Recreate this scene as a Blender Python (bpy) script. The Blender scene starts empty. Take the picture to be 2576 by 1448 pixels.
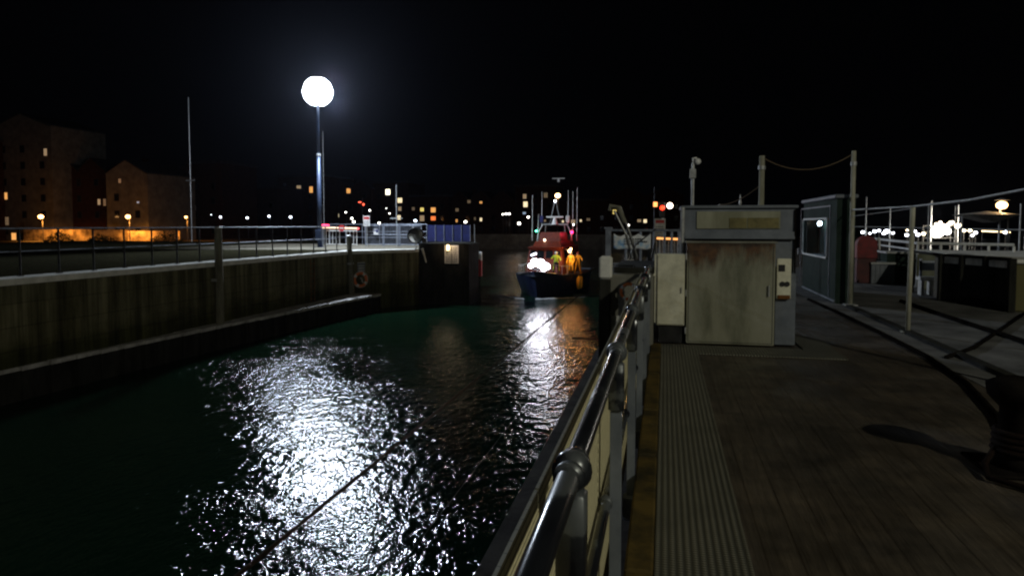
import bpy, math, random
from mathutils import Vector, Matrix
R = math.radians
random.seed(7)
scene = bpy.context.scene
COL = scene.collection

# ------------------------------------------------------------------ camera, sky, lights
EYE = 1.65
YAW, PITCH, FPX, HORIZON = R(12.6), R(3.0), 1717.0, 566.0
CYP = HORIZON + FPX*math.tan(PITCH)
cd = bpy.data.cameras.new('camera'); cam = bpy.data.objects.new('camera', cd); COL.objects.link(cam)
cam.location = (0, 0, EYE); cam.rotation_euler = (R(90)-PITCH, 0, YAW)
cd.lens = 24.0; cd.sensor_width = 36.0; cd.shift_y = (CYP-724)/2576.0
cd.clip_start = 0.05; cd.clip_end = 2000
scene.camera = cam
world = bpy.data.worlds.new('World'); scene.world = world; world.use_nodes = True
bg = world.node_tree.nodes['Background']
bg.inputs[0].default_value = (0.55, 0.62, 0.85, 1); bg.inputs[1].default_value = 0.0007
vs = scene.view_settings
vs.view_transform = 'Standard'; vs.look = 'None'; vs.exposure = 0; vs.gamma = 1
scene.cycles.filter_width = 2.2
scene.cycles.max_bounces = 5; scene.cycles.volume_bounces = 0
scene.cycles.sample_clamp_indirect = 2

def lamp(name, loc, power, col=(1, 1, 1), rad=0.1, kind='POINT', target=None, size=60, parent=None):
    l = bpy.data.lights.new(name, kind); l.energy = power; l.color = col; l.shadow_soft_size = rad
    o = bpy.data.objects.new(name, l); COL.objects.link(o); o.location = loc
    if kind == 'SPOT':
        l.spot_size = R(size); l.spot_blend = 0.6
    if target is not None:
        o.rotation_euler = (Vector(target)-Vector(loc)).to_track_quat('-Z', 'Y').to_euler()
    if parent: o.parent = parent
    return o
# the lock's own mast lights that stand behind the photographer
lamp('mast_light_rear', (12, -7.5, 10.5), 4300, (1.0, 0.97, 0.78), 0.22, 'SPOT', (-2, 9, 0), 100)
lamp('mast_light_rear_far', (-24, -15, 12), 1500, (0.80, 0.88, 1.0), 0.35, 'SPOT', (0, 6, 0), 60)

# ------------------------------------------------------------------ survey: sight lines meeting real planes
def ray(px, py):
    x = (px-1288)/FPX; y = -(py-CYP)/FPX
    f = Vector((-math.sin(YAW)*math.cos(PITCH), math.cos(YAW)*math.cos(PITCH), -math.sin(PITCH)))
    r = Vector((math.cos(YAW), math.sin(YAW), 0))
    u = Vector((-math.sin(YAW)*math.sin(PITCH), math.cos(YAW)*math.sin(PITCH), math.cos(PITCH)))
    return f + x*r + y*u
O = Vector((0, 0, EYE))
def G(px, py, z=0.0):
    d = ray(px, py); return O + d*((z-EYE)/d.z)
def XP(px, py, x):
    d = ray(px, py); return O + d*(x/d.x)
def YP(px, py, y):
    d = ray(px, py); return O + d*(y/d.y)
WZ = -3.7          # water level

# ------------------------------------------------------------------ materials
def nt(name):
    m = bpy.data.materials.new(name); m.use_nodes = True
    t = m.node_tree; b = t.nodes['Principled BSDF']
    return m, t, b
def N(t, typ, **kw):
    n = t.nodes.new(typ)
    for k, v in kw.items(): setattr(n, k, v)
    return n
def coords(t, scale=(1, 1, 1)):
    tc = N(t, 'ShaderNodeTexCoord'); mp = N(t, 'ShaderNodeMapping'); mp.inputs['Scale'].default_value = scale
    g = N(t, 'ShaderNodeNewGeometry')
    t.links.new(g.outputs['Position'], mp.inputs['Vector'])
    return mp.outputs[0]
def noise(t, vec, scale, detail=5, rough=0.6):
    n = N(t, 'ShaderNodeTexNoise'); n.inputs['Scale'].default_value = scale
    n.inputs['Detail'].default_value = detail; n.inputs['Roughness'].default_value = rough
    t.links.new(vec, n.inputs['Vector']); return n.outputs['Fac']
def ramp(t, fac, stops):
    r = N(t, 'ShaderNodeValToRGB'); e = r.color_ramp.elements
    while len(e) < len(stops): e.new(0.5)
    for i, (p, c) in enumerate(stops):
        e[i].position = p; e[i].color = (c[0], c[1], c[2], 1)
    t.links.new(fac, r.inputs[0]); return r.outputs[0]
def bump(t, b, h, strength=0.3, dist=0.01):
    n = N(t, 'ShaderNodeBump'); n.inputs['Strength'].default_value = strength; n.inputs['Distance'].default_value = dist
    t.links.new(h, n.inputs['Height']); t.links.new(n.outputs[0], b.inputs['Normal']); return n
_mc = {}
def worn(name, c1, c2, scale=3.0, rough=0.7, metal=0.0, stretch=(1, 1, 1), bmp=0.25, c3=None, lo=0.35, hi=0.65, bscale=None):
    if name in _mc: return _mc[name]
    m, t, b = nt(name); v = coords(t, stretch); f = noise(t, v, scale, 6, 0.65)
    st = [(lo, c1), (hi, c2)]
    if c3: st.append((min(hi+0.12, 1), c3))
    t.links.new(ramp(t, f, st), b.inputs['Base Color'])
    b.inputs['Roughness'].default_value = rough; b.inputs['Metallic'].default_value = metal
    b.inputs['Specular IOR Level'].default_value = 0.0 if rough >= .9 else (.06 if rough >= .8 else (.2 if rough >= .68 else .5))
    if bmp: bump(t, b, noise(t, v, (bscale or scale*8), 4), bmp, 0.01)
    _mc[name] = m; return m
def plain(name, c, rough=0.6, metal=0.0):
    d = tuple(x*0.8 for x in c)
    return worn(name, d, c, 6.0, rough, metal, bmp=0.08)
def glow(name, c, s):
    if name in _mc: return _mc[name]
    m, t, b = nt(name); b.inputs['Base Color'].default_value = (*c, 1)
    b.inputs['Emission Color'].default_value = (*c, 1); b.inputs['Emission Strength'].default_value = s
    _mc[name] = m; return m

M = {}
M['concrete'] = worn('weathered_concrete', (.10, .10, .085), (.24, .235, .20), 1.2, .85, stretch=(1, 1, .35), bmp=.5)
M['wall'] = worn('algae_stained_wall', (.06, .055, .018), (.17, .155, .08), .5, .85, stretch=(1, 1, .22), bmp=.6, c3=(.11, .12, .045), bscale=5)
m, t, b = nt('algae_stained_lock_wall'); v = coords(t, (1, 1, 1)); sx = N(t, 'ShaderNodeSeparateXYZ'); t.links.new(v, sx.inputs[0])
cx = N(t, 'ShaderNodeCombineXYZ'); t.links.new(sx.outputs['Y'], cx.inputs['X']); t.links.new(sx.outputs['Z'], cx.inputs['Y'])
br = N(t, 'ShaderNodeTexBrick'); t.links.new(cx.outputs[0], br.inputs['Vector']); br.inputs['Scale'].default_value = 1; br.inputs['Brick Width'].default_value = 2.4; br.inputs['Row Height'].default_value = .72
br.inputs['Mortar Size'].default_value = .022; br.inputs['Color1'].default_value = (1, .97, .9, 1); br.inputs['Color2'].default_value = (.84, .84, .80, 1); br.inputs['Mortar'].default_value = (.66, .65, .6, 1)
base_ = ramp(t, noise(t, coords(t, (.5, .5, .12)), 1.6, 6, .65), [(.34, (.065, .062, .032)), (.5, (.15, .143, .088)), (.66, (.24, .23, .15))])
stk = ramp(t, noise(t, coords(t, (3.2, 3.2, .16)), 1.0, 5, .7), [(.36, (.42, .42, .38)), (.56, (1, 1, 1)), (.74, (1.35, 1.3, 1.15))])
ma = N(t, 'ShaderNodeMath', operation='MULTIPLY_ADD'); t.links.new(noise(t, coords(t, (.7, .7, 2)), 1.5, 5), ma.inputs[0]); ma.inputs[1].default_value = .9; t.links.new(sx.outputs['Z'], ma.inputs[2])
mr_ = N(t, 'ShaderNodeMapRange'); t.links.new(ma.outputs[0], mr_.inputs[0]); mr_.inputs[1].default_value = -1.9; mr_.inputs[2].default_value = -1.2
def mult(a_, c_):
    mm_ = N(t, 'ShaderNodeMix', data_type='RGBA', blend_type='MULTIPLY'); mm_.inputs[0].default_value = 1; t.links.new(a_, mm_.inputs[6]); t.links.new(c_, mm_.inputs[7]); return mm_.outputs[2]
tide = ramp(t, mr_.outputs[0], [(0, (.38, .42, .26)), (1, (1, 1, 1))])
t.links.new(mult(mult(mult(base_, stk), br.outputs['Color']), tide), b.inputs['Base Color']); b.inputs['Roughness'].default_value = .85; b.inputs['Specular IOR Level'].default_value = .1
bump(t, b, noise(t, v, 4, 6), .6, .03); M['lockwall'] = m
M['coping'] = worn('pale_coping', (.58, .58, .53), (.80, .79, .74), 2.5, .8, bmp=.5)
M['ledge'] = worn('ledge_timber', (.30, .29, .28), (.60, .59, .57), 2.0, .7, bmp=.5)
M['darkwall'] = worn('tarred_timber', (.012, .012, .010), (.035, .035, .03), 2.0, .85, stretch=(1, 1, .3), bmp=.5)
M['grass'] = worn('short_grass', (.010, .010, .006), (.030, .028, .016), 6, .95, bmp=1.0)
M['gravel'] = worn('pale_paving', (.09, .085, .065), (.19, .175, .14), 5, .9, bmp=.6)
M['ground'] = worn('dark_ground', (.03, .03, .03), (.07, .065, .055), 2, .9)
M['rail'] = None
M['cream'] = worn('cream_paint', (.48, .47, .36), (.70, .68, .53), 5, .55, bmp=.15, c3=(.42, .36, .2))
M['boxgreen'] = worn('faded_green_cream_paint', (.17, .17, .11), (.30, .30, .22), 1.7, .6, stretch=(1, 1, .28), bmp=.3, c3=(.20, .13, .05), lo=.4, hi=.62)
M['rust'] = worn('rust_stain', (.09, .035, .012), (.20, .09, .03), 7, .85, bmp=.6)
M['bluegrey'] = worn('blue_grey_paint', (.09, .105, .13), (.16, .18, .21), 3, .5, bmp=.2)
M['darkgreen'] = worn('dark_green_paint', (.016, .028, .023), (.03, .045, .038), 3, .8, bmp=.15)
M['postpaint'] = worn('pale_post_paint', (.24, .235, .17), (.48, .47, .38), 5, .7, stretch=(1, 1, .3), bmp=.4)
M['slab'] = worn('concrete_slab_paving', (.07, .07, .068), (.17, .17, .165), 1.3, .75, bmp=.5)
M['rubber_or_shadow'] = worn('matt_rubber_or_shadow', (.006, .005, .005), (.014, .012, .010), 6, .95)  # matt black, also used for the modelled shadow lines on the deck
M['greyblue_steel'] = worn('grey_blue_steel', (.16, .18, .22), (.30, .33, .40), 4, .5, .2)
M['galv'] = worn('galvanised_steel', (.26, .27, .27), (.48, .49, .49), 8, .45, .35)
M['mastblue'] = worn('mast_steel', (.02, .035, .075), (.04, .06, .11), 4, .5, .2)
M['black'] = worn('black_paint', (.008, .008, .009), (.03, .03, .032), 6, .3, bmp=.2)
M['white'] = worn('white_paint', (.60, .60, .58), (.80, .80, .78), 5, .5, bmp=.1)
M['oldwhite'] = worn('dirty_white_paint', (.35, .35, .32), (.66, .66, .62), 5, .6, bmp=.2)
M['yellow'] = worn('worn_yellow_paint', (.03, .026, .015), (.10, .07, .022), 4, .8, bmp=.6, lo=.35, hi=.6)
M['orange'] = worn('orange_paint', (.11, .018, .008), (.20, .034, .014), 5, .45)
M['ringorange'] = worn('life_ring_orange', (.60, .12, .03), (.85, .24, .06), 5, .5)
M['oldred'] = worn('old_red_paint', (.09, .006, .007), (.24, .012, .014), 5, .6)
M['red'] = worn('red_paint', (.35, .015, .015), (.5, .02, .02), 5, .5)
M['navy'] = worn('navy_hull_paint', (.004, .006, .018), (.008, .012, .032), 3, .35, bmp=.05)
M['blue'] = worn('blue_panel_paint', (.008, .012, .07), (.015, .022, .13), 3, .5)
M['wood'] = worn('olive_timber_post', (.10, .095, .07), (.22, .21, .16), 3, .8, stretch=(1, 1, .2), bmp=.6)
M['rope'] = worn('rope_fibre', (.10, .07, .05), (.22, .17, .11), 60, .9, bmp=.8)
M['blackrope'] = worn('tarred_rope', (.008, .005, .004), (.022, .014, .011), 60, .85, bmp=.8)
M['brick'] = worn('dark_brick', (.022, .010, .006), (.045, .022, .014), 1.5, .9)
M['render'] = worn('pale_render', (.09, .082, .07), (.16, .148, .125), .8, .9)
M['plaster'] = worn('rough_plaster', (.06, .045, .03), (.42, .34, .24), .7, .9)
M['roof'] = worn('slate_roof', (.02, .02, .022), (.05, .048, .045), 2, .8)
M['glass'] = plain('dark_glass', (.01, .012, .015), .08)
M['asphalt'] = worn('asphalt', (.03, .03, .03), (.06, .058, .055), 10, .85)
M['hivis'] = worn('yellow_green_jacket', (.45, .60, .04), (.60, .78, .08), 9, .7)
M['oilskin'] = worn('golden_oilskin', (.70, .32, .02), (.85, .48, .04), 9, .35)
M['skin'] = plain('skin', (.50, .30, .22), .6)
M['darkcloth'] = plain('dark_cloth', (.03, .03, .04), .85)
M['foam'] = worn('sea_foam', (.25, .27, .3), (.65, .68, .72), 4, .9, bmp=.6)
M['bark'] = plain('bark', (.05, .04, .03), .9)
M['leaf'] = worn('dark_leaf', (.02, .035, .012), (.05, .07, .025), 9, .8)

# galvanised / black painted handrail with worn patches
m, t, b = nt('handrail_black_paint'); v = coords(t, (1, 1, 1))
vr = coords(t, (1, .35, 1)); f = noise(t, vr, 7, 4, .5)
t.links.new(ramp(t, f, [(.35, (.010, .011, .015)), (.55, (.022, .025, .03)), (.61, (.09, .10, .105))]), b.inputs['Base Color'])
t.links.new(ramp(t, f, [(.55, (.20,)*3), (.65, (.45,)*3)]), b.inputs['Roughness']); b.inputs['Metallic'].default_value = .3
bump(t, b, noise(t, v, 60, 3), .06, .003); M['rail'] = m

# perforated cream infill
m, t, b = nt('slotted_cream_sheet'); v = coords(t, (1, 2.2, 1))
br = N(t, 'ShaderNodeTexBrick'); br.offset = .5
sx = N(t, 'ShaderNodeSeparateXYZ'); cx = N(t, 'ShaderNodeCombineXYZ'); t.links.new(v, sx.inputs[0])
t.links.new(sx.outputs['Y'], cx.inputs['X']); t.links.new(sx.outputs['Z'], cx.inputs['Y']); t.links.new(cx.outputs[0], br.inputs['Vector'])
br.inputs['Scale'].default_value = 1.0; br.inputs['Brick Width'].default_value = .11; br.inputs['Row Height'].default_value = .022
br.inputs['Mortar Size'].default_value = .0022; br.inputs['Mortar Smooth'].default_value = .2
br.inputs['Color1'].default_value = (.74, .68, .42, 1); br.inputs['Color2'].default_value = (.68, .62, .38, 1); br.inputs['Mortar'].default_value = (.10, .09, .04, 1)
t.links.new(br.outputs['Color'], b.inputs['Base Color']); b.inputs['Roughness'].default_value = .6
bump(t, b, br.outputs['Fac'], -.5, .004); M['infill'] = m

# ribbed safety grating, ribs along Y
m, t, b = nt('ribbed_safety_grating'); v = coords(t, (1, 1, 1))
w1 = N(t, 'ShaderNodeTexWave', wave_type='BANDS', bands_direction='X'); w1.inputs['Scale'].default_value = 8.5; w1.inputs['Distortion'].default_value = .15
w2 = N(t, 'ShaderNodeTexWave', wave_type='BANDS', bands_direction='Y'); w2.inputs['Scale'].default_value = 13; w2.inputs['Distortion'].default_value = .4
for w in (w1, w2): t.links.new(v, w.inputs['Vector'])
mu = N(t, 'ShaderNodeMath', operation='MULTIPLY'); t.links.new(w1.outputs['Fac'], mu.inputs[0]); t.links.new(w2.outputs['Fac'], mu.inputs[1])
ad = N(t, 'ShaderNodeMath', operation='MULTIPLY_ADD'); t.links.new(w1.outputs['Fac'], ad.inputs[0]); ad.inputs[1].default_value = .45; t.links.new(mu.outputs[0], ad.inputs[2])
dirt = noise(t, v, 2.2, 5)
m2 = N(t, 'ShaderNodeMath', operation='MULTIPLY'); t.links.new(ad.outputs[0], m2.inputs[0]); t.links.new(ramp(t, dirt, [(.3, (.45,)*3), (.7, (1,)*3)]), m2.inputs[1])
t.links.new(ramp(t, m2.outputs[0], [(.05, (.045, .045, .036)), (.9, (.17, .165, .13))]), b.inputs['Base Color'])
b.inputs['Roughness'].default_value = .55; bump(t, b, ad.outputs[0], .6, .008); M['grating'] = m

# wet timber deck, planks along Y
m, t, b = nt('wet_timber_deck'); v = coords(t, (1, 1, 1))
sx = N(t, 'ShaderNodeSeparateXYZ'); cx = N(t, 'ShaderNodeCombineXYZ'); t.links.new(v, sx.inputs[0])
t.links.new(sx.outputs['Y'], cx.inputs['X']); t.links.new(sx.outputs['X'], cx.inputs['Y'])
br = N(t, 'ShaderNodeTexBrick'); t.links.new(cx.outputs[0], br.inputs['Vector'])
br.inputs['Scale'].default_value = 1; br.inputs['Brick Width'].default_value = 3.1; br.inputs['Row Height'].default_value = .17
br.inputs['Mortar Size'].default_value = .005; br.inputs['Color1'].default_value = (.064, .058, .051, 1); br.inputs['Color2'].default_value = (.054, .049, .044, 1); br.inputs['Mortar'].default_value = (.034, .028, .022, 1)
vs2 = coords(t, (9, .6, 1)); gr = noise(t, vs2, 3.0, 6, .7)
mx = N(t, 'ShaderNodeMix', data_type='RGBA', blend_type='MULTIPLY'); mx.inputs[0].default_value = .8
t.links.new(br.outputs['Color'], mx.inputs[6]); t.links.new(ramp(t, gr, [(.3, (.45, .42, .4)), (.7, (1.5, 1.45, 1.4))]), mx.inputs[7])
mx2 = N(t, 'ShaderNodeMix', data_type='RGBA', blend_type='MULTIPLY'); mx2.inputs[0].default_value = 1
t.links.new(mx.outputs[2], mx2.inputs[6]); t.links.new(ramp(t, noise(t, v, 1.3, 7, .7), [(.32, (.40, .38, .34)), (.5, (.95, .88, .75)), (.66, (1.5, 1.35, 1.1))]), mx2.inputs[7])
t.links.new(mx2.outputs[2], b.inputs['Base Color'])
wet = noise(t, v, .9, 3)
t.links.new(ramp(t, wet, [(.42, (.38,)*3), (.62, (.75,)*3)]), b.inputs['Roughness'])
hh = N(t, 'ShaderNodeMath', operation='MULTIPLY_ADD'); t.links.new(br.outputs['Fac'], hh.inputs[0]); hh.inputs[1].default_value = -.5; t.links.new(gr, hh.inputs[2])
bump(t, b, hh.outputs[0], .8, .012); M['deck'] = m

# water
m, t, b = nt('harbour_water'); v = coords(t, (1, 1, 1))
b.inputs['Base Color'].default_value = (.004, .016, .008, 1); b.inputs['Roughness'].default_value = .05; b.inputs['IOR'].default_value = 1.33; b.inputs['Specular IOR Level'].default_value = .30
rot = N(t, 'ShaderNodeMapping'); rot.inputs['Rotation'].default_value = (0, 0, R(-35)); rot.inputs['Scale'].default_value = (1.8, 1.0, 1); t.links.new(v, rot.inputs['Vector'])
n1 = noise(t, rot.outputs[0], 2.5, 3, .5); n2 = noise(t, rot.outputs[0], 11, 2, .5); n3 = noise(t, v, .5, 2, .5)
a1 = N(t, 'ShaderNodeMath', operation='MULTIPLY_ADD'); t.links.new(n2, a1.inputs[0]); a1.inputs[1].default_value = .22; t.links.new(n1, a1.inputs[2])
a2 = N(t, 'ShaderNodeMath', operation='MULTIPLY_ADD'); t.links.new(n3, a2.inputs[0]); a2.inputs[1].default_value = 1.2; t.links.new(a1.outputs[0], a2.inputs[2])
bn = bump(t, b, a2.outputs[0], 1.0, .072)
t.links.new(ramp(t, noise(t, coords(t, (.16, .3, 1)), 1.0, 3, .6), [(.36, (.55,)*3), (.60, (1,)*3)]), bn.inputs['Strength']); M['water'] = m

# ------------------------------------------------------------------ mesh helpers
class MB:
    def __init__(s): s.v = []; s.f = []; s.mi = []
    def add(s, vs, fs, k=0):
        n = len(s.v); s.v += [tuple(p) for p in vs]; s.f += [[i+n for i in f] for f in fs]; s.mi += [k]*len(fs); return s
    def box(s, x0, x1, y0, y1, z0, z1, k=0, bev=0.0, mat=None):
        if bev > 0:
            b = bev; vs = []
            for (z, i) in ((z0, b), (z0+b, 0), (z1-b, 0), (z1, b)):
                c = b*0.7 if i == 0 else b+b*.4
                vs += [(x0+c, y0+i, z), (x1-c, y0+i, z), (x1-i, y0+c, z), (x1-i, y1-c, z), (x1-c, y1-i, z), (x0+c, y1-i, z), (x0+i, y1-c, z), (x0+i, y0+c, z)]
            fs = [list(range(7, -1, -1)), list(range(24, 32))]
            for l in range(3):
                for j in range(8): fs.append([l*8+j, l*8+(j+1) % 8, (l+1)*8+(j+1) % 8, (l+1)*8+j])
        else:
            vs = [(x0, y0, z0), (x1, y0, z0), (x1, y1, z0), (x0, y1, z0), (x0, y0, z1), (x1, y0, z1), (x1, y1, z1), (x0, y1, z1)]
            fs = [[3, 2, 1, 0], [4, 5, 6, 7], [0, 1, 5, 4], [1, 2, 6, 5], [2, 3, 7, 6], [3, 0, 4, 7]]
        if mat is not None: vs = [mat @ Vector(p) for p in vs]
        return s.add(vs, fs, k)
    def tube(s, pts, r, n=8, k=0, caps=True):
        pts = [Vector(p) for p in pts]; rs = r if isinstance(r, (list, tuple)) else [r]*len(pts)
        vs = []; fs = []; up = None
        for i, p in enumerate(pts):
            d = (pts[min(i+1, len(pts)-1)]-pts[max(i-1, 0)]).normalized()
            if up is None: up = d.orthogonal().normalized()
            up = (up - d*up.dot(d)).normalized(); w = d.cross(up)
            for j in range(n):
                a = 2*math.pi*j/n; vs.append(p+(up*math.cos(a)+w*math.sin(a))*rs[i])
        for i in range(len(pts)-1):
            for j in range(n): fs.append([i*n+j, i*n+(j+1) % n, (i+1)*n+(j+1) % n, (i+1)*n+j])
        if caps: fs += [list(range(n-1, -1, -1)), list(range((len(pts)-1)*n, len(pts)*n))]
        return s.add(vs, fs, k)
    def ball(s, c, r, n=12, k=0, sq=(1, 1, 1)):
        c = Vector(c); vs = [c+Vector((0, 0, -r*sq[2]))]; fs = []; m_ = n//2
        for i in range(1, m_):
            a = -math.pi/2+math.pi*i/m_
            for j in range(n):
                b_ = 2*math.pi*j/n; vs.append(c+Vector((r*sq[0]*math.cos(a)*math.cos(b_), r*sq[1]*math.cos(a)*math.sin(b_), r*sq[2]*math.sin(a))))
        vs.append(c+Vector((0, 0, r*sq[2]))); L = len(vs)-1
        for j in range(n):
            fs.append([0, 1+(j+1) % n, 1+j]); fs.append([L, L-n+j, L-n+(j+1) % n])
            for i in range(m_-2):
                a = 1+i*n; fs.append([a+j, a+(j+1) % n, a+n+(j+1) % n, a+n+j])
        return s.add(vs, fs, k)
    def torus(s, c, R_, r, ax='Y', n=28, m_=10, k=0, colf=None):
        c = Vector(c); vs = []; fs = []; 
        for i in range(n):
            a = 2*math.pi*i/n
            for j in range(m_):
                b_ = 2*math.pi*j/m_; q = R_+r*math.cos(b_); h = r*math.sin(b_)
                p = {'Y': (q*math.cos(a), h, q*math.sin(a)), 'X': (h, q*math.cos(a), q*math.sin(a)), 'Z': (q*math.cos(a), q*math.sin(a), h)}[ax]
                vs.append(c+Vector(p))
        for i in range(n):
            for j in range(m_): fs.append([i*m_+j, ((i+1) % n)*m_+j, ((i+1) % n)*m_+(j+1) % m_, i*m_+(j+1) % m_])
        n0 = len(s.mi); s.add(vs, fs, k)
        if colf:
            for i in range(n):
                for j in range(m_): s.mi[n0+i*m_+j] = colf(i/n)
        return s
    def prism(s, poly, z0, z1, k=0, mat=None):
        n = len(poly); vs = [(x, y, z0) for x, y in poly]+[(x, y, z1) for x, y in poly]
        fs = [list(range(n-1, -1, -1)), list(range(n, 2*n))]+[[i, (i+1) % n, n+(i+1) % n, n+i] for i in range(n)]
        if mat is not None: vs = [mat @ Vector(p) for p in vs]
        return s.add(vs, fs, k)
    def build(s, name, mats, parent=None, smooth=False, loc=None, rz=0):
        me = bpy.data.meshes.new(name)
        org = Vector(loc) if loc is not None else Vector((0, 0, 0))
        me.from_pydata(s.v, [], s.f)
        for mm in (mats if isinstance(mats, (list, tuple)) else [mats]): me.materials.append(mm)
        me.polygons.foreach_set('material_index', s.mi)
        if smooth: me.polygons.foreach_set('use_smooth', [True]*len(s.f))
        me.update()
        o = bpy.data.objects.new(name, me); COL.objects.link(o)
        o.location = org; o.rotation_euler = (0, 0, rz)
        if parent: o.parent = parent
        return o
def part(name, mats, parent, smooth=False):
    pass
def tag(o, label=None, cat=None, group=None, kind=None):
    if label: o['label'] = label
    if cat: o['category'] = cat
    if group: o['group'] = group
    if kind: o['kind'] = kind
    return o
def empty(name, loc, label, cat, group=None, rz=0):
    o = bpy.data.objects.new(name, None); COL.objects.link(o); o.location = loc; o.rotation_euler = (0, 0, rz)
    o.empty_display_size = .2
    return tag(o, label, cat, group)
def struct(o): o['kind'] = 'structure'; return o
def copy_tree(o, parent=None):
    c = o.copy(); COL.objects.link(c); c.parent = parent
    for ch in list(o.children): copy_tree(ch, c)
    return c
ORD = 'first second third fourth fifth sixth seventh eighth ninth tenth eleventh twelfth thirteenth fourteenth fifteenth sixteenth seventeenth eighteenth nineteenth twentieth'.split()
ORD += ['twenty-'+w for w in ORD[:9]] + ['thirtieth']

# ------------------------------------------------------------------ setting
def grid_plane(x0, x1, y0, y1, z):
    return MB().add([(x0, y0, z), (x1, y0, z), (x1, y1, z), (x0, y1, z)], [[0, 1, 2, 3]])
struct(grid_plane(-700, 700, -60, 900, WZ).build('water', M['water']))
# left bank with coping and wall
b = MB(); b.prism([(-60, -30), (-20.05, -30), (-20.05, 41.4), (-16.3, 44.0), (-16.3, 55), (-34, 55), (-34, 62), (-60, 62)], -6, -.02)
struct(b.build('left_bank_ground', M['grass']))
b = MB(); b.prism([(-20.05, -30), (-19.2, -30), (-19.2, 39.4), (-16.3, 43.0), (-16.3, 44.0), (-20.05, 41.4)], -6, -.16)
tag(b.build('lock_wall', M['lockwall']), 'olive stained concrete lock wall on the far side of the water', 'wall')
e = empty('wall_ladder', (-19.12, 34.6, -2.6), 'rusty iron ladder fixed to the far lock wall', 'ladder')
for dy in (-.2, .2):
    b = MB(); b.tube([(0, dy, 0), (0, dy, 2.35)], .022, 6); b.build('side_rail', M['rust'], e)
for k in range(8): b = MB(); b.tube([(0, -.2, .15+k*.28), (0, .2, .15+k*.28)], .014, 6); b.build('rung', M['rust'], e)
b = MB()
pl = [(-20.05, -30), (-19.14, -30), (-19.14, 39.3), (-16.3, 42.9), (-16.3, 44.0), (-20.05, 41.4)]
b.prism(pl, -.157, .04)
struct(b.build('coping', M['coping']))
b = MB(); b.prism([(-34, 40), (-21, 41.6), (-16.3, 44.6), (-16.3, 54.9), (-34, 54.9)], -.016, .012)
struct(b.build('paved_path', M['gravel']))
# ledge at the foot of the wall
b = MB()
for i in range(-5, 27):
    y0 = 14+i*.96; w = .06+1.77*(max(i, 0)/26)**1.5
    b.box(-19.195, -19.2+w+random.uniform(-.02, .02), y0, y0+.93, -2.78+random.uniform(-.01, .01), -2.65+random.uniform(-.015, .015))
led = b.build('mooring_ledge', M['ledge'])
tag(led, 'pale weathered ledge along the foot of the far lock wall', 'ledge')
b = MB()
for i in range(-5, 27):
    y0 = 14+i*.96; w = .06+1.77*(max(i, 0)/26)**1.5
    b.box(-19.198, -19.2+w-.03, y0+.001, y0+.959, -6, -2.785)
b.build('footing', M['darkwall'], led)

# piles on the left wall
def pile(y, ztop, lean, lab):
    e = empty('fender_pile', (-18.95, y, WZ), lab, 'pile', 'timber piles against the far lock wall')
    b = MB(); b.tube([(0, 0, -1), (lean*.4, 0, 2.0), (lean, 0, ztop-WZ)], [.19, .18, .155], 10); b.build('shaft', M['wood'], e)
    b = MB(); b.tube([(lean, 0, ztop-WZ), (lean, 0, ztop-WZ+.05), (lean, 0, ztop-WZ+.09)], [.17, .17, .10], 10); b.build('cap', M['galv'], e)
    b = MB(); b.box(-.24, .0, -.21, .21, 2.9, 3.02); b.build('clamp', M['galv'], e)
pile(26.2, 1.5, 0, 'tall grey timber pile against the wall, nearer of the two')
pile(39.2, .95, -.2, 'slender leaning timber pile beside the orange life ring')

# left railing
RX = -19.85
def rail_run(name, lab, cat, pts, posts, h, mids, mat, r=.028, pr=.03, base=0.0, plate=True, pmat=None):
    e = empty(name, posts[0], lab, cat)
    org = Vector(posts[0])
    def loc(p): return Vector(p)-org
    b = MB(); b.tube([loc((p[0], p[1], base+h)) for p in pts], r, 8); b.build('top_rail', mat, e)
    for m_ in mids:
        b = MB(); b.tube([loc((p[0], p[1], base+m_)) for p in pts], r*.75, 8); b.build('middle_rail', mat, e)
    for p in posts:
        b = MB(); q = loc((p[0], p[1], base)); b.tube([q, q+Vector((0, 0, h-r))], pr, 8)
        if plate: b.box(q.x-.07, q.x+.07, q.y-.07, q.y+.07, q.z+.001, q.z+.02)
        b.build('post', pmat or mat, e)
    return e
ys = []
for px in (-200, -90, 15, 130, 234, 314, 385, 449, 506, 557, 606, 649, 690, 727, 761, 793, 820, 847):
    p = XP(max(px, -400), 600, RX); ys.append(p.y)
# even spacing recovered from the sight lines
y_last, y_first = ys[-1], ys[4]; sp = (y_last-y_first)/13.0
ys = [y_last - sp*i for i in range(int((y_last-4)/sp))]
rail_run('bank_railing', 'long thin steel railing along the far lock wall coping', 'railing',
         [(RX, ys[-1]-1.2, 0), (RX, y_last, 0)], [(RX, y, .04) for y in ys], 1.50, [.78], M['greyblue_steel'], .026, .034, base=.04, pmat=M['black'])

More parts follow.
